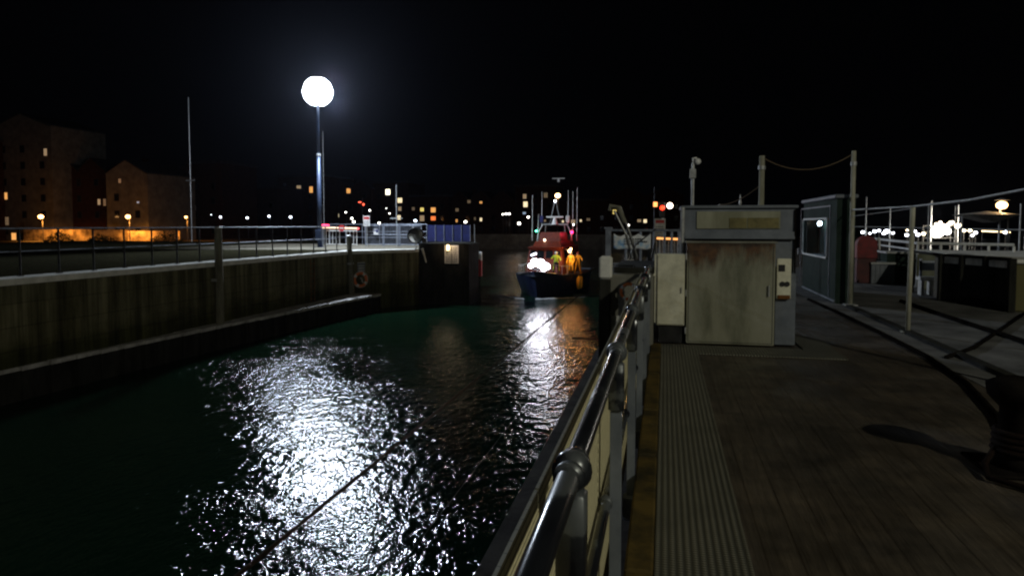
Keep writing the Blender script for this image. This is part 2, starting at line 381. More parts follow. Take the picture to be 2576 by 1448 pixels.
# gate end of the left bank: grey-blue mesh fence panels, white barrier, signs
def mesh_panel(name, x0, x1, y, z0, z1, lab, mat, k, skew=0.0):
    e = empty(name, (x0, y, z0), lab, 'fence panel', 'grey blue fence panels beside the lock gate')
    w = x1-x0; h = z1-z0
    def T(x, z): return (x, skew*x, z)
    for x_ in (0, w): b = MB(); b.tube([T(x_, 0), T(x_, h)], .045, 8); b.build('upright', mat, e)
    for z_ in (h, .12, h*.55): b = MB(); b.tube([T(0, z_), T(w, z_)], .033, 8); b.build('crossbar', mat, e)
    b = MB(); n = int(w/.09)
    for i in range(1, n): b.tube([T(w*i/n, .13), T(w*i/n, h-.03)], .011, 4)
    b.build('bars', mat, e)
    return e
YF = 49.0
def fx(px): return YP(px, 600, YF).x
xs = [918, 965, 1005, 1062]
for i, lab in enumerate(['grey blue mesh fence panel below the red and white notice', 'middle grey blue mesh panel between notice and round mirror', 'grey blue mesh fence panel behind the round mirror']):
    mesh_panel('fence_panel', fx(xs[i])+.05, fx(xs[i+1])-.05, YF, .05, 1.62, lab, M['greyblue_steel'], i)
# second, farther fence with high rail
rail_run('bridge_railing', 'higher grey blue railing behind the mesh fence panels', 'railing',
         [(YP(830, 600, 54.5).x, 54.5, 0), (YP(1075, 600, 54.5).x, 54.5, 0)],
         [(YP(p, 600, 54.5).x, 54.5, 0) for p in (830, 870, 912, 955, 1000, 1040, 1075)], 1.72, [1.1, .6], M['greyblue_steel'], .03, .035)
# white gate with warm illuminated boom
e = empty('barrier_gate', (fx(829), YF-.6, .04), 'white barred gate under the glowing orange and red boom', 'gate')
w = fx(907)-fx(829)
b = MB(); b.box(0, w, -.02, .02, 1.16, 1.22); b.box(0, w, -.02, .02, .12, .17); b.box(0, .05, -.022, .022, .05, 1.25); b.box(w-.05, w, -.022, .022, .05, 1.25); b.build('frame', M['white'], e)
b = MB()
for i in range(1, 9):
    if i == 5: continue
    x = w*i/9; b.box(x-.018, x+.018, -.015, .015, .17, 1.16)
b.build('bars', M['white'], e)
b = MB(); b.tube([(-.2, -.15, 1.42), (w+.15, -.15, 1.36)], .05, 8); b.build('boom', glow('boom_lights', (1, .66, .42), 1.5), e)
b = MB(); b.tube([(w+.10, -.15, 1.34), (w+.22, -.15, 1.34)], .075, 8); b.build('boom_tip', glow('boom_red', (1, .10, .10), 1.8), e)
b = MB(); b.tube([(-.35, -.15, 1.62), (.35, -.15, 1.60)], .055, 8); b.build('warning_light', glow('red_strip', (1, .05, .14), 3.5), e)
b = MB(); b.box(-.42, -.18, -.32, .0, 0, 1.5, bev=.02); b.build('cabinet', M['greyblue_steel'], e)
x = fx(872)-fx(829)
b = MB(); b.tube([(x, -.24, 1.38), (x, -.21, 1.38)], .25, 24); b.build('disc', M['red'], e)
b = MB(); b.box(x-.17, x+.17, -.248, -.243, 1.34, 1.42); b.build('disc_bar', M['white'], e)
# yellow/brown bollard-ish leaning post already given by pile; lamp glow from the red strip
def sign(name, c, w, h, lab, face, marks=None, pole_z=None, back=.02, rz=0, polemat=None, kids=True):
    """flat notice board centred at c facing -Y"""
    e = empty(name, (c[0], c[1], pole_z if pole_z is not None else c[2]-h/2), lab, 'sign', rz=rz)
    z = c[2]-e.location.z
    b = MB(); b.box(-w/2, w/2, 0, back, z-h/2, z+h/2, bev=min(.008, back*.3)); b.build('board', face, e)
    if marks:
        for mm, rects in marks.items():
            b = MB()
            for (x0, x1, z0, z1) in rects: b.box(-w/2+x0*w, -w/2+x1*w, -.004, -.0005, z-h/2+z0*h, z-h/2+z1*h)
            b.build('marking', M[mm], e)
    if pole_z is not None:
        b = MB(); b.tube([(0, back+.03, 0), (0, back+.03, z+h*.3)], .03, 8); b.build('post', polemat or M['galv'], e)
    return e
def text_lines(n, z0, z1, seed):
    rr = random.Random(seed); out = []
    for i in range(n):
        z = z0+(z1-z0)*i/n; x = .1
        while x < .86:
            l = rr.uniform(.05, .16); out.append((x, min(x+l, .9), z, z+(z1-z0)/n*.45)); x += l+.03
    return out
c = YP(922, 556, 48.7)
sign('warning_notice', (c.x, 48.7, c.z), .52, .78, 'white warning notice with red heading above the fence', M['white'],
     {'red': [(.06, .94, .66, .93)], 'black': text_lines(6, .08, .60, 1)}, pole_z=.03)
c = YP(946, 583, 48.8)
sign('blue_notice', (c.x, 48.8, c.z), .38, .42, 'small blue and white notice fixed to the mesh fence', M['white'], {'blue': [(.45, .97, .35, .95), (.05, .4, .6, .9)]})
# round traffic mirror
c = YP(1045, 592, 43.2)
e = empty('traffic_mirror', (c.x, 43.2, .0), 'round convex mirror on post at the lock gate corner', 'mirror')
b = MB(); b.torus((0, 0, c.z), .53, .05, 'Y', 32, 8); b.build('rim', M['black'], e, True)
b = MB()
n = 32; vs_ = []; fs_ = []
for i in range(6):
    r_ = .52*i/5
    for j in range(n): vs_.append((r_*math.cos(2*math.pi*j/n), -.09*(1-(i/5)**2), c.z+r_*math.sin(2*math.pi*j/n)))
for i in range(5):
    for j in range(n): fs_.append([i*n+j, (i+1)*n+j, (i+1)*n+(j+1) % n, i*n+(j+1) % n])
b.add(vs_, fs_)
mm, t, pb = nt('mirror_glass'); pb.inputs['Metallic'].default_value = 1; pb.inputs['Roughness'].default_value = .3; pb.inputs['Base Color'].default_value = (.62, .60, .58, 1)
b.build('mirror_face', mm, e, True)
b = MB(); b.tube([(0, .09, 0), (0, .09, c.z+.1)], .045, 8); b.build('post', M['galv'], e)

# left gate pier, blue screen
PX0, PX1 = -16.25, -13.6
PX1 = -12.75
b = MB(); b.prism([(-16.28, 43.85), (PX1, 43.85), (PX1, 46.3), (-14.05, 46.3), (-14.05, 50), (-16.28, 50)], -6, .30); b.prism([(-16.28, 43.8), (PX1+.05, 43.8), (PX1+.05, 46.35), (-14.0, 46.35), (-14.0, 50.05), (-16.28, 50.05)], .302, .42)
tag(b.build('gate_pier', M['darkwall']), 'dark timber clad pier at the end of the left lock wall', 'pier')
e = empty('blue_screen', (YP(1074, 600, 49).x, 49, .425), 'deep blue screen standing on the dark left pier', 'screen')
w = YP(1183, 590, 49).x-YP(1074, 600, 49).x
b = MB(); b.box(0, w, 0, .04, 0, 1.22); b.build('panel', M['blue'], e)
b = MB()
for i in range(6): b.box(w*i/5-.02, w*i/5+.02, -.04, -.003, 0, 1.24)
b.build('ribs', M['greyblue_steel'], e)
c = YP(1136, 638, 43.75)
sign('pier_notice', (c.x, 43.75, c.z-.05), .98, 1.22, 'double white notice with text on the dark left pier', M['white'],
     {'black': text_lines(9, .05, .93, 3)+[(.48, .52, 0, 1)]})
q = YP(1127, 622, 43.5)
e = empty('notice_lamp', (q.x, 43.5, q.z), 'small warm lamp over the notice on the left pier', 'lamp')
b = MB(); b.box(-.10, .10, -.08, .05, .17, .24, bev=.02); b.box(-.03, .03, .05, .3, .19, .22); b.build('bracket', M['black'], e)
b = MB(); b.box(-.075, .075, -.06, .04, -.2, .165, bev=.02); b.build('tube', glow('notice_lamp', (1, .72, .35), 6), e)
lamp('notice_lamp_light', (.2, -.5, .1), 14, (1, .72, .5), .08, parent=e)
# pale leaning strut
b = MB(); p0 = YP(1062, 625, 43.0); p1 = YP(1072, 660, 43.4); b.tube([p0, p1], [.09, .05], 6)
o_ = b.build('pale_strut', M['oldwhite']); tag(o_, 'short pale slanting strut at the corner of the left pier', 'strut')
# thin pole & red white marker at pier end
p = YP(1194, 600, 47.5)
e = empty('marker_pole', (p.x, 47.5, -3.9), 'thin pole with box standing at the pier end', 'pole')
b = MB(); b.tube([(0, 0, 0), (0, 0, 5.6)], .03, 6); b.build('shaft', M['galv'], e)
b = MB(); b.box(-.13, .13, -.12, .12, 3.9, 4.25, bev=.02); b.build('box', M['oldwhite'], e)
p = YP(1205, 675, 48.5)
e = empty('channel_marker', (p.x, 48.5, -4.2), 'red channel marker with white slanting top beside the pier', 'marker')
b = MB(); b.tube([(0, 0, 0), (0, 0, 2.1)], .12, 8); b.build('pile', M['darkwall'], e)
b = MB(); b.prism([(-.21, 0), (.21, 0), (.21, 1.15), (-.21, 1.45)], -.13, .13, mat=Matrix.Translation((0, 0, 2.1)) @ Matrix.Rotation(R(90), 4, 'X')); b.build('board', M['red'], e)
b = MB(); b.prism([(-.21, 1.452), (.21, 1.152), (.21, 1.75), (.05, 1.8)], -.13, .13, mat=Matrix.Translation((0, 0, 2.1)) @ Matrix.Rotation(R(90), 4, 'X')); b.build('top_mark', M['white'], e)

# life ring on the wall
def life_ring(name, c, R_, ax, lab, backing=True, rope=True):
    e = empty(name, c, lab, 'life ring')
    b = MB(); b.torus((0, 0, 0), R_, R_*.20, ax, 32, 10, 0, colf=lambda u: 1 if ((u*4+.5) % 1) < .2 else 0); b.build('ring', [M['ringorange'], M['white']], e, True)
    if rope:
        b = MB(); pts = []
        for i in range(33):
            a = 2*math.pi*i/32; q = R_*1.22+.05*abs(math.sin(2*a))*R_
            pts.append((q*math.cos(a), -.02, q*math.sin(a)) if ax == 'Y' else (.02, q*math.cos(a), q*math.sin(a)))
        b.tube(pts, .012, 5, caps=False); b.build('grab_line', M['white'], e)
        b = MB(); b.tube([(-.1*R_, -.05, .3*R_), (.1*R_, -.12, .1*R_), (.15*R_, -.1, -.25*R_), (.4*R_, -.08, -.5*R_)] if ax == 'Y' else [(.06, -.3*R_, .3*R_), (.12, .1*R_, 0), (.08, .4*R_, -.5*R_)], .035, 6); b.build('throw_bag', M['oldwhite'], e)
    return e
def on_return_wall(px, py, off):
    d = ray(px, py); ax, ay, bx, by = -19.2, 39.4, -16.3, 43.0
    nx_, ny_ = (by-ay), -(bx-ax); ln = math.hypot(nx_, ny_); nx_, ny_ = nx_/ln, ny_/ln
    t_ = (nx_*(ax+nx_*off)+ny_*(ay+ny_*off))/(nx_*d.x+ny_*d.y); return O+d*t_
c = on_return_wall(907, 703, .16)
life_ring('life_ring', c, .40, 'Y', 'orange life ring with white bands hanging on the far lock wall').rotation_euler = (0, 0, R(51))
c2 = on_return_wall(909, 672, .05)
e = sign('ring_notice', (c2.x, c2.y, c2.z), .52, .62, 'grey green instruction board above the life ring', M['bluegrey'], {'oldwhite': text_lines(3, .1, .85, 8)+[(.0, 1, .95, 1.0)]}, rz=R(51))

# ------------------------------------------------------------------ tall lamp mast on the left bank
LA = Vector((-24.95, 46.31, 0))
e = empty('lamp_mast', LA, 'tall blue grey mast with dazzling white floodlight head', 'lamp mast')
H = 11.4
b = MB(); b.tube([(0, 0, 0), (0, 0, 6.8)], [.18, .14], 12); b.build('lower_shaft', M['mastblue'], e, True)
b = MB(); b.tube([(0, 0, 6.8), (0, 0, H)], [.125, .09], 12); b.build('upper_shaft', M['mastblue'], e, True)
b = MB(); b.tube([(0, 0, 6.72), (0, 0, 6.9)], .17, 12); b.build('collar', M['galv'], e)
b = MB(); b.box(-.35, .35, -.35, .35, .003, .05); b.box(-.24, .2, -.26, -.1, .5, 1.3, bev=.02); b.build('base_plate', M['mastblue'], e)
b = MB(); b.torus((0, 0, H-.1), .8, .04, 'Z', 24, 6)
for a in range(4): b.tube([(0, 0, H-.1), (.8*math.cos(a*math.pi/2), .8*math.sin(a*math.pi/2), H-.1)], .03, 6)
b.build('head_frame', M['galv'], e)
for tier, (el_, n_) in enumerate(((-48, 8), (-14, 12), (18, 12), (50, 8))):
    for k in range(n_):
        a = 2*math.pi*(k+.5*(tier % 2))/n_
        mt = Matrix.Translation((0, 0, H)) @ Matrix.Rotation(a, 4, 'Z') @ Matrix.Rotation(R(-el_), 4, 'Y') @ Matrix.Translation((.98, 0, 0))
        b = MB(); b.box(-.16, -.02, -.24, .24, -.24, .24, mat=mt); f_ = b.build('floodlight', M['galv'], e)
        b = MB(); b.box(-.018, .06, -.26, .26, -.27, .27, mat=mt, bev=.03); b.build('lens', glow('flood_lens', (.86, .92, 1.0), 14), f_)
b = MB(); b.ball((0, 0, H), .80, 16); b.build('diffuser', glow('flood_lens', (.86, .92, 1.0), 14), e)
lamp('mast_floodlight_rear', LA+Vector((-1.3, 1.1, H-.1)), 8000, (.78, .86, 1.0), .8, 'SPOT', LA+Vector((-40, 40, -4)), 165)
lamp('mast_floodlight', LA+Vector((1.3, -1.15, H-.1)), 18000, (.76, .86, 1.0), 1.0, 'SPOT', LA+Vector((34, -15, -10)), 176).data.spot_blend = .25

# ------------------------------------------------------------------ right bank
b = MB(); b.prism([(-.13, -8), (40, -8), (40, 28), (9, 28), (9, 60), (-.13, 60)], -6, -.0)
struct(b.build('deck_floor', M['deck']))
b = MB(); b.prism([(-1.02, -8), (-.132, -8), (-.132, 60), (-1.02, 60)], -6, -.30)
tag(b.build('quay_wall', worn('wet_dark_concrete', (.035, .031, .028), (.085, .078, .07), 2.2, .85, bmp=.6)), 'dark stained concrete quay edge outside the near handrail', 'wall')
b = MB()
b.prism([(-.03, -3), (.43, -3), (.43, 8.95), (2.2, 8.95), (2.2, 10.2), (1.8, 11.2), (1.8, 9.55), (-.03, 9.55)], .004, .020)
tag(b.build('grating_walkway', M['grating']), 'ribbed metal grating strip running beside the near handrail', 'grating')
b = MB()
yy = -3
while yy < 9.5:
    l = random.uniform(1.2, 2.0); b.box(-.17, -.035, yy, min(yy+l, 9.55)-.02, -.28, .035+random.uniform(-.004, .004), bev=.012); yy += l
tag(b.build('kerb', M['yellow']), 'worn yellow painted kerb below the near handrail', 'kerb')
# shadow lines on the deck, modelled as dark strips
def strip(pts, w, lab):
    b = MB(); n = len(pts)
    for i in range(n-1):
        p, q = Vector(pts[i]), Vector(pts[i+1]); d = (q-p).normalized(); s_ = Vector((-d.y, d.x))*w/2
        b.add([(p.x-s_.x, p.y-s_.y, .006), (p.x+s_.x, p.y+s_.y, .006), (q.x+s_.x, q.y+s_.y, .006), (q.x-s_.x, q.y-s_.y, .006)], [[0, 3, 2, 1]])
    return b
b = MB(); b.box(3.2, 30, 6.0, 27.9, .002, .0065); struct(b.build('paved_path', M['slab']))
rubber_or_shadow = lambda pts, r, lab: tag(MB().tube([(x, y, r*.6+.008) for x, y in pts], r, 8).build('cable_or_shadow', M['rubber_or_shadow'], None, True), lab, 'cable_or_shadow')  # black tubes stand in for cast shadow lines on the deck
rubber_or_shadow([(3.1, 16), (3.17, 13.9), (3.2, 11.5), (3.19, 9.3), (3.05, 7.8), (2.78, 6.5), (2.6, 5.9)], .03, 'thick black tube in place of a shadow along the timber deck, nearer one')
rubber_or_shadow([(4.95, 16), (4.9, 13.4), (4.9, 10.7), (4.7, 9.0), (4.6, 7)], .04, 'black tube in place of a shadow along the deck beyond the wire fence')
rubber_or_shadow([(6.5, 14.3), (5.2, 12.1), (4.01, 10.1), (3.4, 9.3)], .028, 'thin black tube in place of a shadow crossing the deck slantwise')

# near handrail
HX = -.2; HZ = 1.095
e = empty('handrail', (HX, 0, -.28), 'near black tubular handrail with ball joints and cream infill sheets', 'handrail')
oz = .28
b = MB(); b.tube([(0, y, HZ+oz) for y in (-1.4, 1.5, 3.0, 4.5, 6, 7.5, 9, 9.25)], .0265, 20); b.build('top_rail', M['rail'], e, True)
b = MB(); b.tube([(-.04, y, .42+oz) for y in (-1.4, 3.0, 9.2)], .022, 14); b.build('middle_rail', M['rail'], e, True)
for i, y in enumerate((.05, 1.52, 3.0, 4.47, 5.95, 7.4, 8.85)):
    b = MB(); b.box(-.026, .026, y-.01, y+.01, 0, HZ+oz-.06, bev=.003); b.box(-.05, .05, y-.045, y+.045, 0.0, .16, bev=.01); p_ = b.build('post', M['bluegrey'], e)
    b = MB(); b.ball((0, y, HZ+oz-.002), .047, 20, sq=(1, .8, 1)); b.tube([(0, y-.06, HZ+oz), (0, y-.04, HZ+oz)], .035, 20); b.tube([(0, y+.04, HZ+oz), (0, y+.06, HZ+oz)], .035, 20)
    b.box(-.034, .034, y-.03, y+.03, HZ+oz-.26, HZ+oz-.045, bev=.01); b.build('ball_joint', M['rail'], p_, True)
    b = MB(); b.ball((-.04, y, .42+oz), .034, 14); b.build('rail_clamp', M['rail'], p_, True)
    if i < 6:
        b = MB(); b.box(-.085, -.077, y+.0, y+1.46, .05, HZ+oz-.05); b.build('infill_sheet', M['infill'], e)
b = MB(); b.box(-.085, -.077, -1.3, -.01, .16, HZ+oz-.05); b.build('infill_sheet', M['infill'], e)

# ropes outside the quay
def rope(name, pts, r, mat, lab, sag=0, n=24):
    P = []
    for i in range(len(pts)-1):
        a, c_ = Vector(pts[i]), Vector(pts[i+1])
        for k in range(n+(i == len(pts)-2)):
            u = k/n; p = a.lerp(c_, u); p.z -= sag*4*u*(1-u); P.append(p)
    return tag(MB().tube(P, r, 6).build(name, mat, None, True), lab, 'rope')
rope('mooring_rope', [(-1.17, -1.5, .66), (-1.17, 9.55, .66)], .008, M['blackrope'], 'dark mooring rope strung over the water, thicker one')
rope('mooring_rope', [(-1.19, -1.5, .06), (-1.19, 9.55, .06)], .0028, M['blackrope'], 'thin dark line strung low over the water by the quay')

# right gate block with posts
e = empty('gate_block', (-.86, 9.35, -.3), 'concrete lock gate machinery block at the end of the handrail', 'machinery block')
b = MB(); b.box(0, .72, 0, 2.6, 0, 1.28, bev=.03); b.build('body', M['concrete'], e)
b = MB(); b.box(.16, .50, -.02, -.002, .32, .72); b.build('panel', M['oldwhite'], e)
b = MB(); b.tube([(-.40, .16, .36), (.02, .16, .36)], .014, 6); b.build('bracket', M['black'], e)
b = MB(); b.tube([(-.38, .16, .96), (.02, .16, .96)], .014, 6); b.build('bracket', M['black'], e)
b = MB(); b.box(.0, .15, -.12, .05, .0, 1.22, bev=.02); b.build('fender_timber', M['darkwall'], e)
b = MB(); b.box(.0, .17, -.14, .07, 1.221, 1.53, bev=.03); b.build('post_cap', M['coping'], e)
b = MB(); b.box(.17, .72, .3, 2.2, 1.282, 1.36); b.build('cover', M['darkwall'], e)
c = YP(1582, 733, 9.0)
life_ring('life_ring', (c.x, 8.99, c.z), .10, 'Y', 'small faded life ring beside the far end of the near handrail', rope=False)
# leaning davit of two dark bars
e = empty('davit', (-.55, 9.9, 0.98), 'leaning black davit with two bars and pale bent head', 'davit')
def L(px, py, y): return YP(px, py, y)-Vector((-.55, 9.9, .98))
b = MB(); b.tube([L(1603, 650, 9.9), L(1585, 590, 9.9), L(1560, 520, 9.9)], .022, 8); b.build('rear_bar', M['black'], e)
b = MB(); b.tube([L(1590, 650, 9.8), L(1575, 590, 9.8), L(1545, 530, 9.8)], .018, 8); b.build('front_bar', M['black'], e)
b = MB(); b.tube([L(1572, 560, 9.85), L(1556, 521, 9.85), L(1535, 518, 9.85), L(1534, 530, 9.85)], .032, 8); b.build('head', M['wood'], e)
b = MB(); b.tube([L(1640, 650, 9.7), L(1648, 610, 9.7)], .018, 6); b.tube([L(1586, 640, 9.7), L(1600, 615, 9.7), L(1650, 575, 9.7)], .010, 6); b.build('stay', M['black'], e)
b = MB(); b.box(-.1, .12, -.1, .1, .0, .1, bev=.01); b.build('foot', M['black'], e)

# mid-ground on the right bank: banner on railing, barrier, traffic lights
YB = 17.0
p0, p1 = YP(1530, 590, YB), YP(1710, 590, YB)
rail_run('deck_railing', 'blue grey railing carrying the white and blue banner', 'railing', [(p0.x, YB, 0), (p1.x, YB, 0)],
         [(YP(px, 600, YB).x, YB, 0) for px in (1533, 1575, 1612, 1645, 1672, 1690, 1708)], 1.52, [.7, .25], M['greyblue_steel'], .03, .028)
p = YP(1531, 600, YB)
e = empty('blue_post', (p.x, YB-.3, 0), 'blue grey steel post at the water end of the banner railing', 'post')
b = MB(); b.box(-.05, .08, -.06, .06, 0, 1.55, bev=.01); b.build('shaft', M['greyblue_steel'], e)
b = MB(); b.box(-.08, .11, -.09, .09, 1.552, 1.6, bev=.01); b.build('cap', M['greyblue_steel'], e)
# banner: sagging cloth
pa, pb_ = YP(1544, 587, YB-.06), YP(1637, 585, YB-.06); hb = .36
mm, t, pbn = nt('printed_banner'); v = coords(t, (1, 1, 1))
f = noise(t, v, 2.4, 3); t.links.new(ramp(t, f, [(.38, (.12, .34, .70)), (.46, (.5, .68, .86)), (.52, (.86, .88, .9))]), pbn.inputs['Base Color']); pbn.inputs['Roughness'].default_value = .6
b = MB(); nx, nz = 30, 6; vs_ = []; fs_ = []
for i in range(nx+1):
    u = i/nx; top = -.07*abs(math.sin(3*math.pi*u))
    for j in range(nz+1):
        w_ = j/nz; vs_.append((pa.x+(pb_.x-pa.x)*u, YB-.06+.015*math.sin(u*22+w_*3), pa.z+top-(hb+top*.6)*w_))
for i in range(nx):
    for j in range(nz): a = i*(nz+1)+j; fs_.append([a, a+1, a+nz+2, a+nz+1])
b.add(vs_, fs_); e = tag(b.build('banner', mm, None, True), 'white and blue printed banner hung on the deck railing', 'banner')
md = e.modifiers.new('thickness', 'SOLIDIFY'); md.thickness = .004
b = MB(); rr = random.Random(4)
for row, (z_, n_) in enumerate(((.12, 9), (.18, 11), (.24, 7))):
    for k in range(n_):
        x = pa.x+.26+k*.052; b.box(x, x+rr.uniform(.02, .045), YB-.095, YB-.085, pa.z-z_-.03, pa.z-z_)
b.build('lettering', M['black'], e)
c = YP(1660, 572, 26)
sign('warning_notice', (c.x, 26, c.z), .40, .66, 'distant pale notice with red heading by the traffic signal', M['oldwhite'], {'red': [(.1, .9, .74, .92)], 'black': text_lines(5, .05, .62, 6)}, pole_z=0)
p0, p1 = YP(1652, 600, 24), YP(1712, 600, 24)
e = empty('boom_barrier', (p0.x, 24, 0), 'white barred barrier with glowing amber boom on right bank', 'barrier')
w = p1.x-p0.x
b = MB(); b.tube([(0, -.12, 1.2), (w, -.12, 1.17)], .035, 8); b.build('boom', glow('amber_boom', (1, .42, .12), 1.6), e)
b = MB()
for i in range(9): b.box(w*i/8-.012, w*i/8+.012, -.01, .01, .15, 1.1)
b.box(0, w, -.014, .014, .10, .15); b.build('bars', M['galv'], e)
b = MB(); b.box(-.3, -.02, -.15, .15, 0, 1.2, bev=.02); b.build('cabinet', M['black'], e)
p = YP(1666, 525, 40)
e = empty('traffic_signal', (p.x, 40, 0), 'traffic signal showing red beside bright white lamp', 'traffic signal')
b = MB(); b.tube([(0, 0.1, 0), (0, .1, p.z+.4)], .05, 8); b.build('post', M['black'], e)
b = MB(); b.box(-.16, .16, -.08, .1, p.z-.5, p.z+.38, bev=.03); b.build('housing', M['black'], e)
b = MB(); b.ball((0, -.1, p.z+.05), .13, 12, sq=(1, .5, 1)); b.build('red_lamp', glow('signal_red', (1, .03, .01), 6), e)
b = MB(); b.box(-.5, -.28, -.08, .05, p.z+.12, p.z+.38); b.build('amber_sign', glow('signal_amber', (1, .35, .1), 2.5), e)
b = MB(); b.ball((.42, -.1, p.z+.17), .17, 12); b.build('white_lamp', glow('signal_white', (1, .80, .62), 8), e)

# white cabinet
e = empty('cream_cabinet', (-.10, 9.62, 0), 'cream painted metal cabinet left of the large machinery housing', 'cabinet')
b = MB(); b.box(0, .375, 0, .34, .27, 1.25, bev=.006); b.build('body', M['cream'], e)
b = MB(); b.box(.012, .363, -.014, -.001, .285, 1.235, bev=.004); b.build('door', M['cream'], e)
b = MB(); b.box(.03, .35, .05, .3, .022, .268); b.build('plinth', M['black'], e)
b = MB(); b.tube([(.33, -.03, .72), (.33, -.03, .80)], .007, 6); b.tube([(.33, -.03, .76), (.33, -.001, .76)], .006, 6); b.build('handle', M['galv'], e)
b = MB(); b.box(-.03, -.012, .0, .05, .3, 1.25); b.box(-.045, -.012, -.03, .02, .95, .98); b.build('hinge_rail', M['cream'], e)
# machinery housing
e = empty('machinery_housing', (.28, 9.66, 0), 'tall blue grey machinery housing with faded green cream front box', 'housing')
mm_front, t, pb3 = nt('stained_shadowed_front_paint'); v = coords(t, (1, 1, .25)); vw = coords(t, (1, 1, 1))
base_ = ramp(t, noise(t, v, 2.6, 6, .65), [(.34, (.10, .105, .07)), (.52, (.22, .22, .16)), (.66, (.26, .26, .20)), (.8, (.17, .14, .06))])
sp_ = N(t, 'ShaderNodeSeparateXYZ'); t.links.new(vw, sp_.inputs[0])
ma = N(t, 'ShaderNodeMath', operation='MULTIPLY_ADD'); t.links.new(noise(t, coords(t, (2.2, 1, .5)), 2.4, 6, .7), ma.inputs[0]); ma.inputs[1].default_value = .85; t.links.new(sp_.outputs['Z'], ma.inputs[2])
mb_ = N(t, 'ShaderNodeMath', operation='MULTIPLY_ADD'); t.links.new(sp_.outputs['X'], mb_.inputs[0]); mb_.inputs[1].default_value = -.18; t.links.new(ma.outputs[0], mb_.inputs[2])
rm = ramp(t, mb_.outputs[0], [(.0, (0, 0, 0)), (1, (1, 1, 1))])
mr_ = N(t, 'ShaderNodeMapRange'); t.links.new(mb_.outputs[0], mr_.inputs[0]); mr_.inputs[1].default_value = 1.36; mr_.inputs[2].default_value = 1.62  # slanting dark wedge at the top: a cast shadow painted in, with rust
mxr = N(t, 'ShaderNodeMix', data_type='RGBA'); t.links.new(mr_.outputs[0], mxr.inputs[0]); t.links.new(base_, mxr.inputs[6])
t.links.new(ramp(t, noise(t, vw, 9, 5), [(.35, (.035, .018, .010)), (.65, (.11, .05, .018))]), mxr.inputs[7]); t.links.new(mxr.outputs[2], pb3.inputs['Base Color'])
pb3.inputs['Roughness'].default_value = .7; bump(t, pb3, noise(t, vw, 14, 5), .3, .01)
b = MB(); b.box(.02, 1.17, 0, .32, .022, 1.40, bev=.012); b.build('front_box', mm_front, e)
b = MB(); b.box(.0, 1.19, -.012, .30, 1.402, 1.43, bev=.006); b.build('front_lid', M['concrete'], e)
b = MB(); b.box(-.02, 1.47, .34, 1.5, .022, 1.88, bev=.015); b.build('rear_casing', M['bluegrey'], e)
b = MB(); b.box(-.06, 1.50, .30, 1.54, 1.882, 1.925, bev=.008); b.build('roof', M['bluegrey'], e)
b = MB(); b.box(.0, 1.45, .26, .338, 1.46, 1.50); b.box(.0, 1.45, .30, .338, 1.50, 1.56); b.build('shelf', M['bluegrey'], e)
b = MB(); b.box(.16, 1.27, .318, .338, 1.60, 1.84); b.build('slot_panel', M['boxgreen'], e)
b = MB(); b.box(.60, .83, .309, .317, 1.61, 1.75); b.box(.845, 1.25, .309, .317, 1.61, 1.75); b.build('yellow_label', worn('faded_yellow', (.10, .09, .04), (.22, .19, .08), 6, .7), e)
b = MB(); b.box(1.19, 1.455, .12, .338, .022, 1.0, bev=.01); b.build('side_column', M['bluegrey'], e)
b = MB(); b.box(1.20, 1.38, .06, .118, .66, 1.20, bev=.006); sc = b.build('switch_box', M['cream'], e)
b = MB(); b.tube([(1.27, .045, .86), (1.27, .058, .86)], .035, 12); b.tube([(1.33, .045, .86), (1.33, .058, .86)], .035, 12); b.box(1.22, 1.30, .05, .058, 1.03, 1.12); b.build('switch', M['black'], sc)
b = MB(); b.box(1.215, 1.37, .045, .059, .66, .71); b.build('rusty_lip', M['rust'], sc)
for z in (.2, .72, 1.22):
    b = MB(); b.tube([(.012, -.012, z-.045), (.012, -.012, z+.045)], .011, 8); b.build('hinge', M['galv'], e)
b = MB(); b.box(.045, 1.145, -.0035, -.0005, .05, .056); b.box(.045, 1.145, -.0035, -.0005, 1.372, 1.378); b.box(.045, .051, -.0035, -.0005, .058, 1.37); b.box(1.139, 1.145, -.0035, -.0005, .058, 1.37); b.build('door_seam', M['black'], e)
b = MB(); b.tube([(1.09, -.03, .70), (1.09, -.03, .84)], .010, 8); b.tube([(1.09, -.03, .705), (1.09, .0, .705)], .008, 6); b.tube([(1.09, -.03, .835), (1.09, .0, .835)], .008, 6); b.build('handle', M['galv'], e)
b = MB(); b.tube([(1.46, .3, .02), (1.47, .25, .5), (1.465, .3, 1.0), (1.46, .32, 1.86)], .012, 6); b.build('cable_or_shadow', M['rubber_or_shadow'], e)
b = MB(); b.tube([(-.035, .3, .03), (-.035, .3, 1.9)], .03, 10); b.build('conduit', M['galv'], e)
b = MB(); b.box(-.32, -.02, .5, 1.2, 1.35, 1.78, bev=.02); 

# cctv pole behind housing
p = YP(1742, 512, 12.0)
e = empty('camera_pole', (p.x, 12.0, 0), 'slim grey pole with small camera above the machinery housing', 'camera pole')
tz = YP(1747, 398, 12).z
b = MB(); b.tube([(0, 0, 0), (0, 0, tz-.08)], .026, 8); b.build('shaft', M['galv'], e)
b = MB(); b.box(-.055, .05, -.05, .05, tz-.34, tz-.18, bev=.01); b.build('junction_box', M['galv'], e)
b = MB(); b.tube([(0, 0, tz-.1), (0, 0, tz), (.06, -.02, tz)], .018, 8); b.ball((.075, -.03, tz-.06), .055, 12); b.build('camera_dome', M['white'], e, True)

